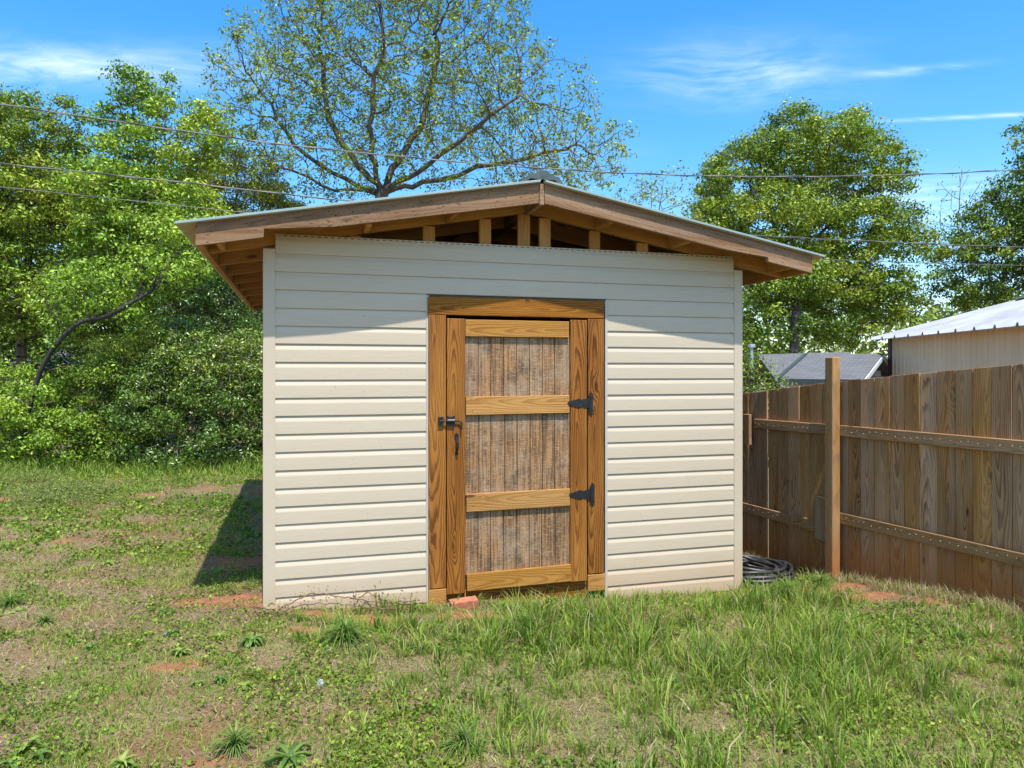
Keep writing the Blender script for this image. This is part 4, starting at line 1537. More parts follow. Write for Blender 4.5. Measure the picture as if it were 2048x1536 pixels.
# understory shrubs
shr = 'shrubs along the left edge of the lawn'
leaf_total += make_tree('glossy_shrub', 'big dark glossy leaved shrub against the left wall of the shed', 'shrub', gbase(410, 13.0), [(410, 850, 13)],
                        [(400, 780, 13, 110, 110, .9), (330, 850, 12.7, 100, 85, .8), (480, 850, 12.8, 75, 95, .8), (420, 900, 12.5, 120, 50, .7), (470, 740, 13.2, 70, 70, .8), (540, 800, 13.2, 60, 120, .8), (360, 690, 13.3, 45, 60, .5), (300, 770, 13.2, 40, 45, .5)],
                        1000, dict(per=17, spread=0.13, size=0.085, up=.35), 'gloss', step=0.2, kill=0.22, rmax=0.05, mat='glossy_leaf', shell=.45, group=shr)
leaf_total += make_tree('mixed_shrub', 'middling green shrub between the dark glossy one and the bright one', 'shrub', gbase(240, 13.3), [(240, 860, 13.3)],
                        [(240, 760, 13.4, 70, 80, .8), (200, 850, 13.0, 70, 80, .8), (270, 890, 12.7, 60, 50, .6), (300, 720, 13.6, 70, 60, .7)],
                        560, dict(per=16, spread=0.14, size=0.085), 'oak', step=0.2, kill=0.23, rmax=0.05, shell=.4, group=shr)
leaf_total += make_tree('bright_shrub', 'bright yellow green leafy shrub below the leaning trunk', 'shrub', gbase(80, 12.8), [(80, 870, 12.8)],
                        [(70, 840, 12.8, 85, 80, .8), (150, 880, 12.5, 60, 55, .6), (10, 860, 12.8, 70, 75, .7), (-70, 820, 12.9, 90, 110, .8), (20, 770, 13.3, 60, 30, .5)],
                        720, dict(per=15, spread=0.14, size=0.095), 'bright', step=0.2, kill=0.24, rmax=0.04, shell=.4, group=shr)
# the big open tree behind the shed
leaf_total += make_tree('bare_spring_tree', 'large spreading tree with open grey branches and tiny new leaves behind the roof', 'tree', gbase(735, 20), [(738, 600, 20), (745, 470, 20), (765, 385, 20)],
                        [(780, 130, 20, 270, 210, 3.2), (800, -60, 20, 230, 90, 2.2), (540, 90, 20, 100, 80, 1.2), (640, -10, 20, 110, 80, 1.4), (980, 10, 20, 90, 70, 1.4), (560, 190, 20, 130, 130, 2.0), (1000, 220, 20, 180, 120, 2.4), (1150, 300, 20, 110, 75, 1.8), (455, 180, 20, 45, 100, 1.0),
                         (640, 340, 19.5, 200, 60, 2.2), (1000, 350, 19.8, 190, 45, 2.0), (420, 120, 20, 20, 45, .5), (1060, 110, 20.4, 50, 60, 1), (1225, 300, 20, 45, 60, .9), (1120, 360, 19.6, 130, 35, 1.4), (620, 120, 20, 60, 120, 1.0)],
                        6800, dict(per=16, spread=0.095, size=0.108, flat=1.0, aspect=.45, up=.2), 'spring', step=0.20, kill=0.215, tip=0.0055, rmax=0.175, shell=0.05, tips_only=True, expo=2.05,
                        tropism=(0, 0, 0.20), tipmax=0.0058, jitter=0.20, bark='bark_mid',
                        limbs=[[(715, 330, 20), (660, 230, 20.3), (640, 110, 20.4)], [(745, 330, 19.6), (740, 220, 19.2), (770, 90, 19)], [(800, 320, 20.2), (850, 230, 20.8), (880, 80, 21)],
                               [(835, 340, 19.6), (930, 270, 19.0), (1030, 190, 18.8)], [(690, 360, 20.4), (590, 290, 20.9), (520, 180, 21)], [(850, 365, 20.3), (990, 330, 20.8), (1130, 300, 21)], [(670, 375, 19.7), (560, 330, 19.2)]])
# slim trees right of the ridge
sm = 'slim half bare trees between the ridge and the right oak'
for px, top, Z, lb in ((1310, 330, 30, 'slim half bare tree close to the oak right of the ridge'), (1235, 375, 27, 'small leafy tree peeping over the roof right of the ridge')):
    leaf_total += make_tree('slim_tree', lb, 'tree', gbase(px, Z), [(px, 600, Z), (px + 4, top + 110, Z)],
                            [(px, top + 60, Z, 62, 55, 1.4), (px + 20, top + 120, Z, 90, 50, 1.6), (px + 45, top + 20, Z, 22, 40, .8)],
                            520, dict(per=9, spread=0.14, size=0.14, flat=1.0, up=.3), 'spring' if px > 1300 else 'maple', step=0.35, kill=0.45, tip=.008, rmax=0.12, shell=0.05, tropism=(0, 0, .15), tipmax=.0085)
# right oak
leaf_total += make_tree('oak_tree', 'large round crowned oak behind the grey roofed house', 'tree', gbase(1588, 31), [(1588, 700, 31), (1592, 620, 31.5), (1600, 520, 33)],
                        [(1600, 310, 34, 125, 80, 3), (1690, 270, 34, 70, 45, 2), (1480, 360, 34, 80, 75, 2.6), (1740, 350, 34, 70, 80, 2.4), (1540, 450, 33, 150, 70, 3.2), (1720, 460, 33, 100, 60, 2.6),
                         (1800, 480, 33.5, 60, 40, 1.8), (1620, 560, 32.5, 130, 60, 3), (1500, 590, 32.5, 70, 60, 2), (1760, 590, 33, 90, 60, 2), (1420, 420, 34, 40, 60, 1.5), (1690, 660, 32, 60, 40, 1.6),
                         (1480, 690, 32, 40, 50, 1.4)],
                        1900, dict(per=18, spread=0.33, size=0.23), 'oak', step=0.5, kill=0.62, tip=.012, rmax=0.42, bark='bark_dark', shell=.35, tipmax=.035)
# right edge trees
leaf_total += make_tree('oak_tree', 'dense green tree above the tan metal building', 'tree', gbase(2010, 29), [(2010, 640, 29), (2005, 560, 29)],
                        [(2010, 430, 29, 70, 60, 1.8), (1950, 500, 29, 70, 50, 1.8), (2050, 370, 29, 50, 45, 1.5), (2070, 500, 29, 90, 90, 2.2), (1915, 560, 29, 45, 30, 1.2), (2090, 260, 28, 55, 30, 1.2), (2130, 400, 29, 90, 110, 2), (1990, 580, 29, 90, 40, 1.6)],
                        1000, dict(per=18, spread=0.30, size=0.20), 'oak_dark', step=0.45, kill=0.55, tip=.011, rmax=0.3, bark='bark_dark', tipmax=.03)
leaf_total += make_tree('slim_tree', 'nearly leafless thin tree between the two oaks on the right', 'tree', gbase(1935, 33), [(1930, 650, 33), (1925, 520, 33)],
                        [(1920, 400, 33, 50, 70, 1.2), (1950, 470, 33, 45, 50, 1.2), (1880, 450, 33, 25, 70, .8)],
                        320, dict(per=4, spread=0.12, size=0.12, flat=1, up=.3), 'spring', step=0.4, kill=0.5, tip=.009, rmax=0.11, shell=.05, tropism=(0, 0, .2), tipmax=.0095)
# shrub beyond the fence
leaf_total += make_tree('feathery_shrub', 'feathery light green shrub between the shed corner and the grey roof', 'shrub', gbase(1505, 10.5), [(1508, 790, 10.5)],
                        [(1505, 745, 10.5, 40, 50, .4), (1545, 765, 10.5, 35, 28, .35), (1480, 780, 10.5, 45, 50, .4), (1520, 710, 10.5, 16, 20, .2)],
                        420, dict(per=12, spread=0.07, size=0.052, aspect=.4), 'bright', step=0.13, kill=0.15, tip=.003, rmax=0.03, shell=.2, tipmax=.008)


# far wood that closes the horizon
def far_wood():
    n = 5200
    cen = []
    for i in range(n):
        Z = random.uniform(40, 62)
        px = random.uniform(-900, 2900)
        top = 575 + 45 * math.sin(px * .007) + 40 * math.sin(px * .021 + 1)
        if 560 < px < 1400: top += 60
        y = top + (830 - top) * random.random() ** 0.9
        cen.append(tuple(P(px, y, Z)))
    cen = np.array(cen)
    o = link_mesh('distant_wood', leaf_cloud('distant_wood', cen, 15, 0.62, 0.50, PAL['far'], (0, 0, 0)), M['leaf'])
    tag(o, 'far off mass of mixed woodland behind the houses', 'woodland', None, 'stuff')


far_wood()


# ---------------------------------------------------------------- overhead cables
def cable(label, pts, rad, twist=False):
    p3 = [P(*q) for q in pts]
    c = catmull(p3, 14)
    org = c[0]
    parts = [tube_np([p - org for p in c], rad, 6)]
    if twist:                                             # a second strand lashed round the first
        q = []
        L = 0
        dense = catmull(p3, 60)
        for i, p in enumerate(dense):
            if i: L += (p - dense[i - 1]).length
            q.append(p - org + Vector((0, math.cos(L * 5) * rad * 1.5, math.sin(L * 5) * rad * 1.5)))
        parts.append(tube_np(q, rad * .7, 5))
    V, F = bm_join(parts)
    o = link_mesh('overhead_cable', py_mesh('overhead_cable', V, F), M['cable'], smooth=True)
    o.location = org
    tag(o, label, 'cable', 'utility cables crossing above the shed')


cable('topmost overhead cable passing above the shed ridge', [(-900, 92, 7.6), (0, 209, 9.3), (330, 257, 9.9), (640, 297, 10.4), (1050, 334, 11.1), (1380, 351, 11.6), (1700, 352, 12.2), (2048, 339, 12.8), (2900, 290, 14.2)], 0.0082, True)
cable('middle overhead cable dipping behind the shed roof', [(-900, 232, 8.2), (0, 327, 10), (330, 361, 10.6), (680, 400, 11.2), (1100, 440, 11.9), (1500, 470, 12.6), (1800, 485, 13.1), (2048, 494, 13.5), (2900, 512, 15)], 0.0082, True)
cable('lowest thin dark overhead cable vanishing behind the eave', [(-900, 288, 8.2), (0, 374, 10), (250, 400, 10.4), (480, 424, 10.8), (1000, 478, 11.7), (1600, 516, 12.7), (2048, 531, 13.5), (2900, 548, 15)], 0.0068)

# ---------------------------------------------------------------- small things by the shed
# coiled hose
hc = Vector((2.16, 6.60, 0)); hc.z = G1(hc.x, hc.y)
pts = []
turns, per = 9, 30
for i in range(turns * per):
    a = 2 * math.pi * i / per
    k = i / per
    layer = k / turns
    r_ = 0.335 + 0.06 * math.sin(k * 2.1) - 0.03 * layer
    pts.append(Vector((math.cos(a) * r_ + 0.02 * math.sin(k * 3.7), math.sin(a) * r_ * 1.02 + 0.02 * math.cos(k * 2.9),
                       0.022 + 0.105 * layer + 0.018 * math.sin(a * 2 + k * 1.3) + 0.012 * math.sin(a * 3 + k))))
tail = [pts[-1] + Vector((0.03, .06, 0)), Vector((.42, .14, .05)), Vector((.50, .24, .03)), Vector((.47, .42, .02))]
pts = pts + catmull([pts[-1]] + tail, 6)[1:]
V, F = tube_np(pts, 0.0165, 7)
o = link_mesh('garden_hose', py_mesh('garden_hose', V, F), M['rubber'], smooth=True)
o.location = hc
tag(o, 'coiled black hose lying on the ground at the right corner of the shed', 'hose')

# brick by the door
bp = on_ground(927, 1219)
bm = bmesh.new()
bmesh.ops.create_cube(bm, size=1, matrix=Matrix.Diagonal((0.20, 0.092, 0.056, 1)))
bmesh.ops.subdivide_edges(bm, edges=bm.edges, cuts=5, use_grid_fill=True)
for v in bm.verts:
    v.co += Vector((mnoise.noise(v.co * 30), mnoise.noise(v.co * 30 + Vector((7, 0, 0))), mnoise.noise(v.co * 30 + Vector((0, 9, 0))))) * .003
me = bpy.data.meshes.new('brick'); bm.to_mesh(me); bm.free()
o = link_mesh('brick', me, M['brick'])
o.location = bp + Vector((0, 0.03, .034)); o.rotation_euler = (R(4), R(-3), YAW + R(2))
tag(o, 'loose red brick lying on the soil below the door', 'brick')

# scraps of litter
for (px, py, s, lb) in ((1066, 1207, .017, 'white scrap of paper in the grass below the door'), (332, 1271, .014, 'small white scrap on the bare soil left of the shed'),
                        (657, 1302, .014, 'white scrap caught beside the tall grass tuft before the shed'), (900, 1216, .016, 'pale blue scrap beside the loose brick')):
    g = on_ground(px, py)
    bm = bmesh.new(); bmesh.ops.create_icosphere(bm, subdivisions=2, radius=s)
    for v in bm.verts: v.co *= 1 + .55 * mnoise.noise(v.co * 90 + Vector((px, 0, 0)))
    me = bpy.data.meshes.new('litter'); bm.to_mesh(me); bm.free()
    o = link_mesh('paper_scrap', me, M['paper'] if px != 900 else simple_mat('blue_scrap', (.30, .40, .48), (.42, .48, .52), 30, .7))
    o.location = g + Vector((0, 0, s * .9)); o.scale = (1.1, 1, .7)
    tag(o, lb, 'litter')

# dandelion clock
g = on_ground(640, 1392)
dl = empty('dandelion_clock', g)
tag(dl, 'white dandelion seed head on a thin stalk in the lawn', 'dandelion')
V, F = tube_np(catmull([(0, 0, 0), (.004, 0, .03), (.002, .002, .066)], 4), .0017, 5)
link_mesh('stalk', py_mesh('stalk', V, F), simple_mat('dandelion_stalk', (.2, .24, .08), (.26, .28, .1), 9, .6), dl)
Vv, Ff = [], []
for i in range(90):
    d = Vector(rng.normal(0, 1, 3)).normalized(); s = d.orthogonal().normalized(); o_ = len(Vv)
    c0 = Vector((.002, .002, .068))
    t0 = c0 + d * .016
    w2 = d.cross(s)
    Vv += [c0 + s * .0004, c0 - s * .0004, t0, t0 + (s * .005 + d * .002), t0 + (w2 * .005 + d * .002), t0 - (s * .005 - d * .002), t0 - (w2 * .005 - d * .002)]
    Ff += [(o_, o_ + 1, o_ + 2), (o_ + 2, o_ + 3, o_ + 4), (o_ + 2, o_ + 5, o_ + 6)]
link_mesh('seed_head', py_mesh('seed_head', Vv, Ff), M['paper'], dl)

# dry stalk leaning by the fence
g = on_ground(1747, 1166)
top = P(1732, 1092, g.y)
V, F = tube_np(catmull([Vector((0, 0, -.02)), (top - g) * .5 + Vector((.006, 0, 0)), top - g], 5), [.006] * 5 + [.0045] * 6, 6)
o = link_mesh('dry_stalk', py_mesh('dry_stalk', V, F), M['straw']); o.location = g
tag(o, 'dry straw coloured stalk standing in the clay before the fence', 'stalk')

# dead bramble runners along the foot of the left wall
vine_specs = [[(505, 1236), (560, 1228, .05), (620, 1210, .12), (690, 1212, .09), (760, 1215, .05), (840, 1212, .05)],
              [(530, 1240), (590, 1222, .04), (660, 1219, .06), (740, 1222, .03), (820, 1225, .02)],
              [(700, 1222), (735, 1205, .10), (790, 1215, .03), (855, 1213, .04)], [(395, 1228), (470, 1222, .03), (530, 1214, .05), (600, 1236, .02)]]
for i, spec in enumerate(vine_specs):
    pts = []
    for q in spec:
        h = q[2] if len(q) > 2 else 0.0
        g = on_ground(q[0], min(q[1] + h * 120, 1245))
        # stay just in front of the wall
        dvw = (g - SH).dot(Nv)
        if dvw > -0.05 and (g - SH).dot(Dv) > -0.05: g = g - Nv * (dvw + 0.05 + .02 * i)
        pts.append(Vector((g.x, g.y, G1(g.x, g.y) + h + .008)))
    c = catmull(pts, 10); org = c[0]
    c = [p - org + Vector(rng.normal(0, .004, 3)) for p in c]
    V, F = tube_np(c, .0042, 5)
    vr = empty('dead_vine', org)
    tag(vr, ['longest arching brown vine along the foot of the left wall', 'low brown vine trailing under the longer arching one by the left wall',
             'short looping brown vine ending at the door trim', 'brown vine trailing from the bare clay round the left shed corner'][i], 'vine')
    link_mesh('stem', py_mesh('stem', V, F), M['vine'], vr)
    cen = np.array([tuple(p) for p in c[::3]]) + rng.normal(0, .02, (len(c[::3]), 3)) + np.array([0, 0, .03])
    link_mesh('leaves', leaf_cloud('leaves', cen, 4, .022, .024, [(.12, .13, .04), (.16, .16, .06), (.20, .13, .06)], (0, 0, 0)), M['leaf'], vr)


# ---------------------------------------------------------------- lawn
def in_shed(x, y, pad=0.0):
    u = (x - SH.x) * Dv.x + (y - SH.y) * Dv.y
    v = (x - SH.x) * Nv.x + (y - SH.y) * Nv.y
    return (u > -pad) & (u < W + pad) & (v > -pad) & (v < DEPTH + pad)


def beyond_fence(x, y, pad=0.0):
    return ((x - F0.x) * FN.x + (y - F0.y) * FN.y) < pad


def blades(x, y, L, wid, lean, heading, colr, droop=0.6):
    """Tapered, bent blades; returns verts, tris, colours."""
    n = len(x)
    z = gz(x, y) - .006 + (vnoise(x, y, 2.2, 1) - .5) * .04 + (vnoise(x, y, 8, 2) - .5) * .022
    b = np.stack([x, y, z], 1)
    h = np.stack([np.cos(heading), np.sin(heading), np.zeros(n)], 1)
    roll = heading + rng.uniform(-1.2, 1.2, n) + math.pi / 2
    s = np.stack([np.cos(roll), np.sin(roll), np.zeros(n)], 1) * (wid / 2)[:, None]
    up = np.array([[0, 0, 1.0]])
    sl = np.sin(lean)[:, None]; cl = np.cos(lean)[:, None]
    m = b + (h * sl + up * cl) * (L * .55)[:, None]
    l2 = np.minimum(lean + droop * rng.uniform(.3, 1.4, n), 1.75)
    t = m + (h * np.sin(l2)[:, None] + up * np.cos(l2)[:, None]) * (L * .45)[:, None]
    V = np.stack([b - s, b + s, m - s * .8, m + s * .8, t], 1).reshape(-1, 3)
    k = np.arange(n)[:, None] * 5
    F = np.concatenate([k + np.array([[0, 1, 3]]), k + np.array([[0, 3, 2]]), k + np.array([[2, 3, 4]])], 0)
    return V, F, np.repeat(colr, 5, axis=0)


def pal_pick(pal, t):
    pal = np.array(pal); t = np.clip(t, 0, .999) * (len(pal) - 1)
    i = t.astype(int); f = (t - i)[:, None]
    return pal[i] * (1 - f) + pal[np.minimum(i + 1, len(pal) - 1)] * f


GREEN = [(0.075, 0.15, 0.018), (0.13, 0.225, 0.024), (0.20, 0.30, 0.034), (0.295, 0.365, 0.055), (0.42, 0.42, 0.11)]
DRY = [(0.34, 0.26, 0.14), (0.46, 0.36, 0.20), (0.26, 0.17, 0.095), (0.54, 0.45, 0.28)]


def scatter(n, x0, x1, y0, y1, power=1.0):
    y = y0 + (y1 - y0) * rng.uniform(0, 1, n) ** power
    x = rng.uniform(x0, x1, n)
    return x, y


def visible(x, y, pad=0.12):
    s = x / np.maximum(y, .1)
    return (s > -0.71 - pad) & (s < 0.71 + pad)


def lawn():
    # long grass in tufts, mostly in the right foreground
    parts = []
    nt = 6600
    tx, ty = scatter(nt, -6, 5, 2.2, 8.2)
    L_ = lush(tx, ty)
    keep = (rng.uniform(0, 1, nt) < L_ * 1.15) & visible(tx, ty) & ~in_shed(tx, ty, .07) & ~beyond_fence(tx, ty, .12) & (soil_amt(tx, ty) < .35)
    keep &= ~((ty > 6.4))
    tx, ty, L_ = tx[keep], ty[keep], L_[keep]
    k = 27
    n = len(tx) * k
    a = rng.uniform(0, 2 * math.pi, n); rr = np.abs(rng.normal(0, 1, n)) * .045
    hgt = np.repeat((.055 + .135 * L_ ** 1.2) * rng.uniform(.55, 1.35, len(tx)), k)
    hue = np.repeat(np.clip(rng.normal(.45, .2, len(tx)), 0, 1), k)
    x = np.repeat(tx, k) + np.cos(a) * rr; y = np.repeat(ty, k) + np.sin(a) * rr
    ok = ~in_shed(x, y, .02) & ~beyond_fence(x, y, .05)
    c = pal_pick(GREEN, hue + rng.normal(0, .14, n)) * rng.uniform(.8, 1.2, (n, 1))
    dry = rng.uniform(0, 1, n) < .10
    c[dry] = pal_pick(DRY, rng.uniform(0, 1, dry.sum()))
    head = a + rng.normal(0, .5, n)
    parts.append(blades(x[ok], y[ok], (hgt * rng.uniform(.5, 1.35, n))[ok], rng.uniform(.004, .0095, n)[ok], np.abs(rng.normal(.28, .25, n))[ok], head[ok], c[ok], .75))
    V, F, C = join_np(parts)
    o = link_mesh('tall_grass', np_mesh('tall_grass', V, F, C), M['grass'])
    tag(o, 'long tufted green grass in front of the shed and along the fence', 'grass', None, 'stuff')
    tot = len(F)

    # short mixed lawn everywhere
    parts = []
    n = 340000
    x, y = scatter(n, -5.2, 4.4, 2.5, 7.0, 1.3)
    x2, y2 = scatter(170000, -10.5, -1.0, 5.0, 13.2, .9)
    x = np.concatenate([x, x2]); y = np.concatenate([y, y2]); n = len(x)
    s = soil_amt(x, y)
    dens = .55 + .9 * vnoise(x, y, 1.6, 21) * (.5 + vnoise(x, y, 5, 22))
    keep = visible(x, y) & ~in_shed(x, y, .03) & ~beyond_fence(x, y, .04) & (rng.uniform(0, 1, n) < dens * (1 - .80 * s))
    x, y = x[keep], y[keep]; n = len(x)
    patch = vnoise(x, y, .9, 31) * .6 + vnoise(x, y, 3.5, 32) * .4
    dryp = np.clip((vnoise(x, y, 1.5, 33) * .5 + vnoise(x, y, 5, 34) * .5 - .26) * 2.9, .15, .95)
    dryp *= 1 - .45 * np.clip(lush(x, y), 0, 1)
    c = pal_pick(GREEN, .22 + .55 * patch + rng.normal(0, .16, n)) * rng.uniform(.78, 1.22, (n, 1))
    dry = rng.uniform(0, 1, n) < dryp
    c[dry] = pal_pick(DRY, rng.uniform(0, 1, dry.sum())) * rng.uniform(.75, 1.15, (dry.sum(), 1))
    L = rng.uniform(.022, .058, n) * (1 + .5 * (y > 7)); L[dry] *= 1.15
    lean = np.abs(rng.normal(.6, .35, n)); lean[dry] = rng.uniform(.9, 1.5, dry.sum())
    w = rng.uniform(.0032, .0062, n) * (1 + .09 * np.maximum(y - 4, 0))
    parts.append(blades(x, y, L, w, lean, rng.uniform(0, 6.283, n), c, .5))
    # rank growth where the lawn meets the shrubs
    n = 9000
    x, y = scatter(n, -10.5, -3.2, 11.2, 12.7)
    ok = visible(x, y)
    x, y = x[ok], y[ok]; n = len(x)
    parts.append(blades(x, y, rng.uniform(.08, .38, n) * np.clip((y - 10.9) / 1.2, .3, 1), rng.uniform(.008, .02, n), np.abs(rng.normal(.3, .25, n)), rng.uniform(0, 6.283, n), pal_pick(GREEN, rng.uniform(0, .9, n)), .7))
    V, F, C = join_np(parts)
    o = link_mesh('lawn_grass', np_mesh('lawn_grass', V, F, C), M['grass'])
    tag(o, 'short patchy lawn mixed with dry straw across the yard', 'grass', None, 'stuff')
    tot += len(F)

    # clover and other small round-leaved ground cover, strongest on the left
    n = 150000
    x, y = scatter(n, -8.5, 4.0, 2.4, 12.6, 1.7)
    f = vnoise(x, y, 1.1, 41) * .5 + vnoise(x, y, 4, 42) * .5
    keep = visible(x, y, .05) & ~in_shed(x, y, .04) & ~beyond_fence(x, y, .05) & (f * 1.25 + rng.normal(0, .11, n) > .60 + .40 * lush(x, y)) & (rng.uniform(0, 1, n) > soil_amt(x, y) * .9)
    x, y = x[keep], y[keep]
    z = gz(x, y) + rng.uniform(.004, .032, len(x)) + (vnoise(x, y, 2.2, 1) - .5) * .04 + (vnoise(x, y, 8, 2) - .5) * .022
    far = y > 6.5
    pl = [(0.035, .085, .016), (.06, .125, .018), (.085, .16, .022), (.125, .185, .03), (.16, .165, .06), (.17, .115, .06)]
    V, F, C = join_np([leaf_cloud_np(np.stack([x, y, z], 1)[~far], 3, .018, .023, pl, flat=.45, aspect=.7, up=1.1),
                       leaf_cloud_np(np.stack([x, y, z], 1)[far], 2, .03, .042, pl, flat=.45, aspect=.6, up=1.1)])
    me = np_mesh('ground_cover', V, F, C)
    print('COVER', len(F))
    tot += len(F)
    o = link_mesh('clover_ground_cover', me, M['grass'])
    tag(o, 'low clover and small weeds spread through the lawn', 'ground cover', None, 'stuff')

    # dry sprigs and seed heads at the foot of the fence
    n = 7000
    tt = rng.uniform(-.6, 3.2, n); of = np.abs(rng.normal(0, .08, n)) + .05
    p = np.array(F0)[None, :2] + np.outer(tt, np.array(FD)[:2]) + np.outer(of, np.array(FN)[:2])
    x, y = p[:, 0], p[:, 1]
    keep = (vnoise(tt, of, 3, 51) > .42) & ~in_shed(x, y, .05)
    x, y = x[keep], y[keep]; n = len(x)
    c = pal_pick(DRY + GREEN[2:4], rng.uniform(0, 1, n))
    V, F, C = blades(x, y, rng.uniform(.05, .16, n), rng.uniform(.0025, .005, n), np.abs(rng.normal(.4, .3, n)), rng.uniform(0, 6.283, n), c, .8)
    o = link_mesh('fence_weeds', np_mesh('fence_weeds', V, F, C), M['grass'])
    tag(o, 'dry sprigs and weeds along the foot of the picket fence', 'weeds', None, 'stuff')
    # straw and dead stems littering the soil by the shed
    n = 5200
    u = rng.uniform(-1.3, 4.0, n); v = -np.abs(rng.normal(0, .12, n)) - .02
    u[:1600] = rng.uniform(-1.0, -.05, 1600); v[:1600] = rng.uniform(-.3, 1.2, 1600)
    x = SH.x + u * Dv.x + v * Nv.x; y = SH.y + u * Dv.y + v * Nv.y
    c = pal_pick([(.16, .10, .055), (.30, .22, .12), (.42, .33, .19), (.20, .12, .07)], rng.uniform(0, 1, n))
    V, F, C = blades(x, y, rng.uniform(.04, .14, n), rng.uniform(.002, .0042, n), rng.uniform(1.0, 1.5, n), rng.uniform(0, 6.283, n), c, .3)
    o = link_mesh('dead_stems', np_mesh('dead_stems', V, F, C), M['grass'])
    tag(o, 'scattered dead stems and straw round the foot of the shed', 'straw', None, 'stuff')
    return tot


tri = lawn()


# broad-leaved weeds one can pick out
def rosette(px, py, n, L, wid, palette, rise=0.55, label=None, group=None, name='broadleaf_weed', cat='weed', narrow=False):
    g = on_ground(px, py)
    Vv, Ff, Cc = [], [], []
    for i in range(n):
        a = 2 * math.pi * (i * .618 + random.uniform(-.06, .06))
        l = L * random.uniform(.6, 1.15); w = wid * random.uniform(.8, 1.2)
        el = rise * random.uniform(.5, 1.5)
        c = np.array(random.choice(palette)) * random.uniform(.8, 1.2)
        h = Vector((math.cos(a), math.sin(a), 0)); s = Vector((-h.y, h.x, 0))
        o = len(Vv)
        seg = 5
        p = Vector((0, 0, 0)); ang = el
        for k in range(seg + 1):
            f = k / seg
            ww = w * (math.sin(math.pi * min(1, .12 + f * .93)) ** .8) * (1.0 if not narrow else .9) + .0008
            ripple = random.uniform(-.12, .12) * w
            Vv += [p + s * ww * .5 + Vector((0, 0, ww * .18 + ripple)), p + Vector((0, 0, -ww * .06)), p - s * ww * .5 + Vector((0, 0, ww * .18 - ripple))]
            Cc += [c * .95, c * 1.15, c * .95]
            p = p + (h * math.cos(ang) + Vector((0, 0, 1)) * math.sin(ang)) * (l / seg)
            ang -= (.24 + .22 * random.random()) * (1.2 if rise > .6 else .8)
        for k in range(seg):
            q = o + k * 3
            Ff += [(q, q + 1, q + 4, q + 3), (q + 1, q + 2, q + 5, q + 4)]
    me = np_mesh(name, np.array([tuple(v) for v in Vv]), np.array(Ff), np.array(Cc))
    o = link_mesh(name, me, M['grass'], smooth=True)
    o.location = g + Vector((0, 0, .004)); o.rotation_euler = (0, 0, random.uniform(0, 6))
    tag(o, label, cat, group)
    return o


DK = [(.075, .15, .03), (.105, .20, .036), (.15, .24, .045)]
LT = [(.15, .235, .04), (.20, .29, .055), (.26, .32, .075)]
BL = [(.07, .13, .05), (.09, .15, .06)]
for px, py, lb in ((505, 1285, 'dark bushy weed clump on the lawn before the left shed corner'), (840, 1300, 'flat dark leaved weed below the bare clay mound'),
                   (985, 1275, 'broad dark leaved weed growing in front of the brick'), (580, 1518, 'broad pointed leaf weed among long blades at the lawn edge')):
    rosette(px, py, 44 if px in (505, 985) else 24, .10 if px != 580 else .15, .022, DK if px != 840 else BL, .75 if px in (505, 985) else .45, lb)
gr = 'leafy rosette weeds dotted through the lawn'
for px, py in ((440, 1275), (360, 1305), (345, 1268), (180, 1300), (395, 1370), (440, 1362), (300, 1215), (215, 1130), (40, 1225), (10, 1235), (55, 1500), (80, 1515), (20, 1530), (245, 1530), (560, 1248), (610, 1238), (700, 1290),
               (780, 1280), (880, 1250), (1480, 1265), (95, 1070), (180, 1075), (30, 1065), (470, 1030), (440, 1080), (1000, 1490), (1600, 1240), (395, 1090), (330, 1225), (130, 1210), (490, 1375), (1190, 1190)):
    pk_ = random.choice((DK, LT, LT))
    onl = px < 560
    lb = ('dark green' if pk_ is DK else 'pale yellow green') + ' leafy rosette weed ' + ('in the dry thin lawn beyond the left shed corner' if py < 1200 else 'in the dry lawn left of the shed door' if onl else 'in the taller grass before the shed')
    rosette(px, py, random.randint(12, 26), random.uniform(.045, .09), random.uniform(.014, .026), pk_, random.uniform(.45, .9), lb, gr)
for px, py, lb in ((1105, 1206, 'small leafy sprig growing against the door sill'), (1186, 1196, 'leafy sprig below the right hinge jamb'), (1008, 1214, 'light green sprig in front of the sill beside the brick')):
    rosette(px, py, 16, .085, .024, LT, 1.0, lb, None, 'leafy_sprig', 'weed')
gt = 'separate grass tufts in the thin lawn'
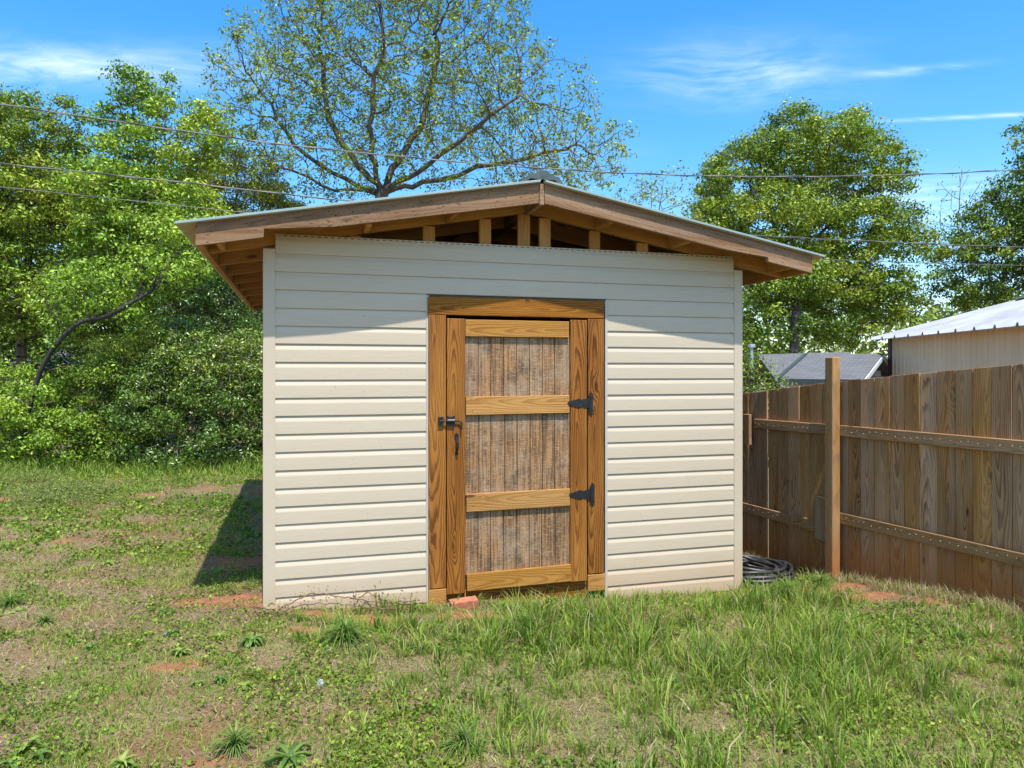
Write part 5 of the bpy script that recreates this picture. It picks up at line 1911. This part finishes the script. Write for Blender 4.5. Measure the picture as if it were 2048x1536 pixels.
for px, py, n, L in ((690, 1285, 150, .24), (20, 1215, 60, .16), (930, 1500, 70, .17), (470, 1500, 60, .16), (1640, 1180, 90, .2), (1575, 1195, 110, .22), (1050, 1260, 90, .18), (530, 1020, 60, .12), (90, 1250, 40, .13)):
    lb = 'tall fountain of dark grass before the left half of the shed' if px == 690 else ('long grass tuft rising beside the hose coil' if px in (1575, 1640) else 'single tuft of longer grass standing in thin lawn')
    rosette(px, py, int(n * 1.7), L, .0052, DK + LT[:2], 1.2, lb, gt if px not in (690,) else None, 'grass_tuft', 'grass tuft', True)
# grey green feathery weeds on the far left
for px, py in ((60, 965), (120, 990), (150, 1000), (95, 1010)):
    g = on_ground(px, py)
    cen = np.array(g)[None] * 0 + rng.normal(0, 1, (90, 3)) * np.array([.28, .22, .05]) + np.array([0, 0, .10])
    o = link_mesh('feathery_weed', leaf_cloud('feathery_weed', cen, 16, .05, .035, [(.10, .15, .06), (.13, .18, .07), (.15, .19, .06)], (0, 0, 0), aspect=.35), M['grass'])
    o.location = g
    tag(o, 'low grey green feathery weed patch near the far left clay', 'weed', 'feathery weeds on the far left lawn')
# straggly weed behind the hose
g = Vector((1.98, 7.15, 0)); g.z = G1(g.x, g.y)
wd_ = empty('straggly_weed', g)
tag(wd_, 'straggly pale weed growing behind the hose coil', 'weed')
parts = []
cen = []
for i in range(22):
    a = random.uniform(0, 6.28); l = random.uniform(.12, .38)
    tipp = Vector((math.cos(a) * l * .55 + .05, math.sin(a) * l * .4, l)) if i else Vector((.06, 0, .5))
    c = catmull([Vector((random.uniform(-.12, .18), random.uniform(-.1, .1), 0)), tipp * .55 + Vector((0, 0, .03)), tipp], 4)
    parts.append(tube_np(c, .0022, 4))
    cen += [tuple(p) for p in c[4:]]
V, F = bm_join(parts)
link_mesh('stems', py_mesh('stems', V, F), M['straw'], wd_)
link_mesh('leaves', leaf_cloud('leaves', np.array(cen), 9, .022, .028, [(.20, .22, .07), (.28, .27, .10), (.36, .32, .15)], (0, 0, 0)), M['leaf'], wd_)
print('LEAVES', leaf_total, 'GRASS TRIS', tri)
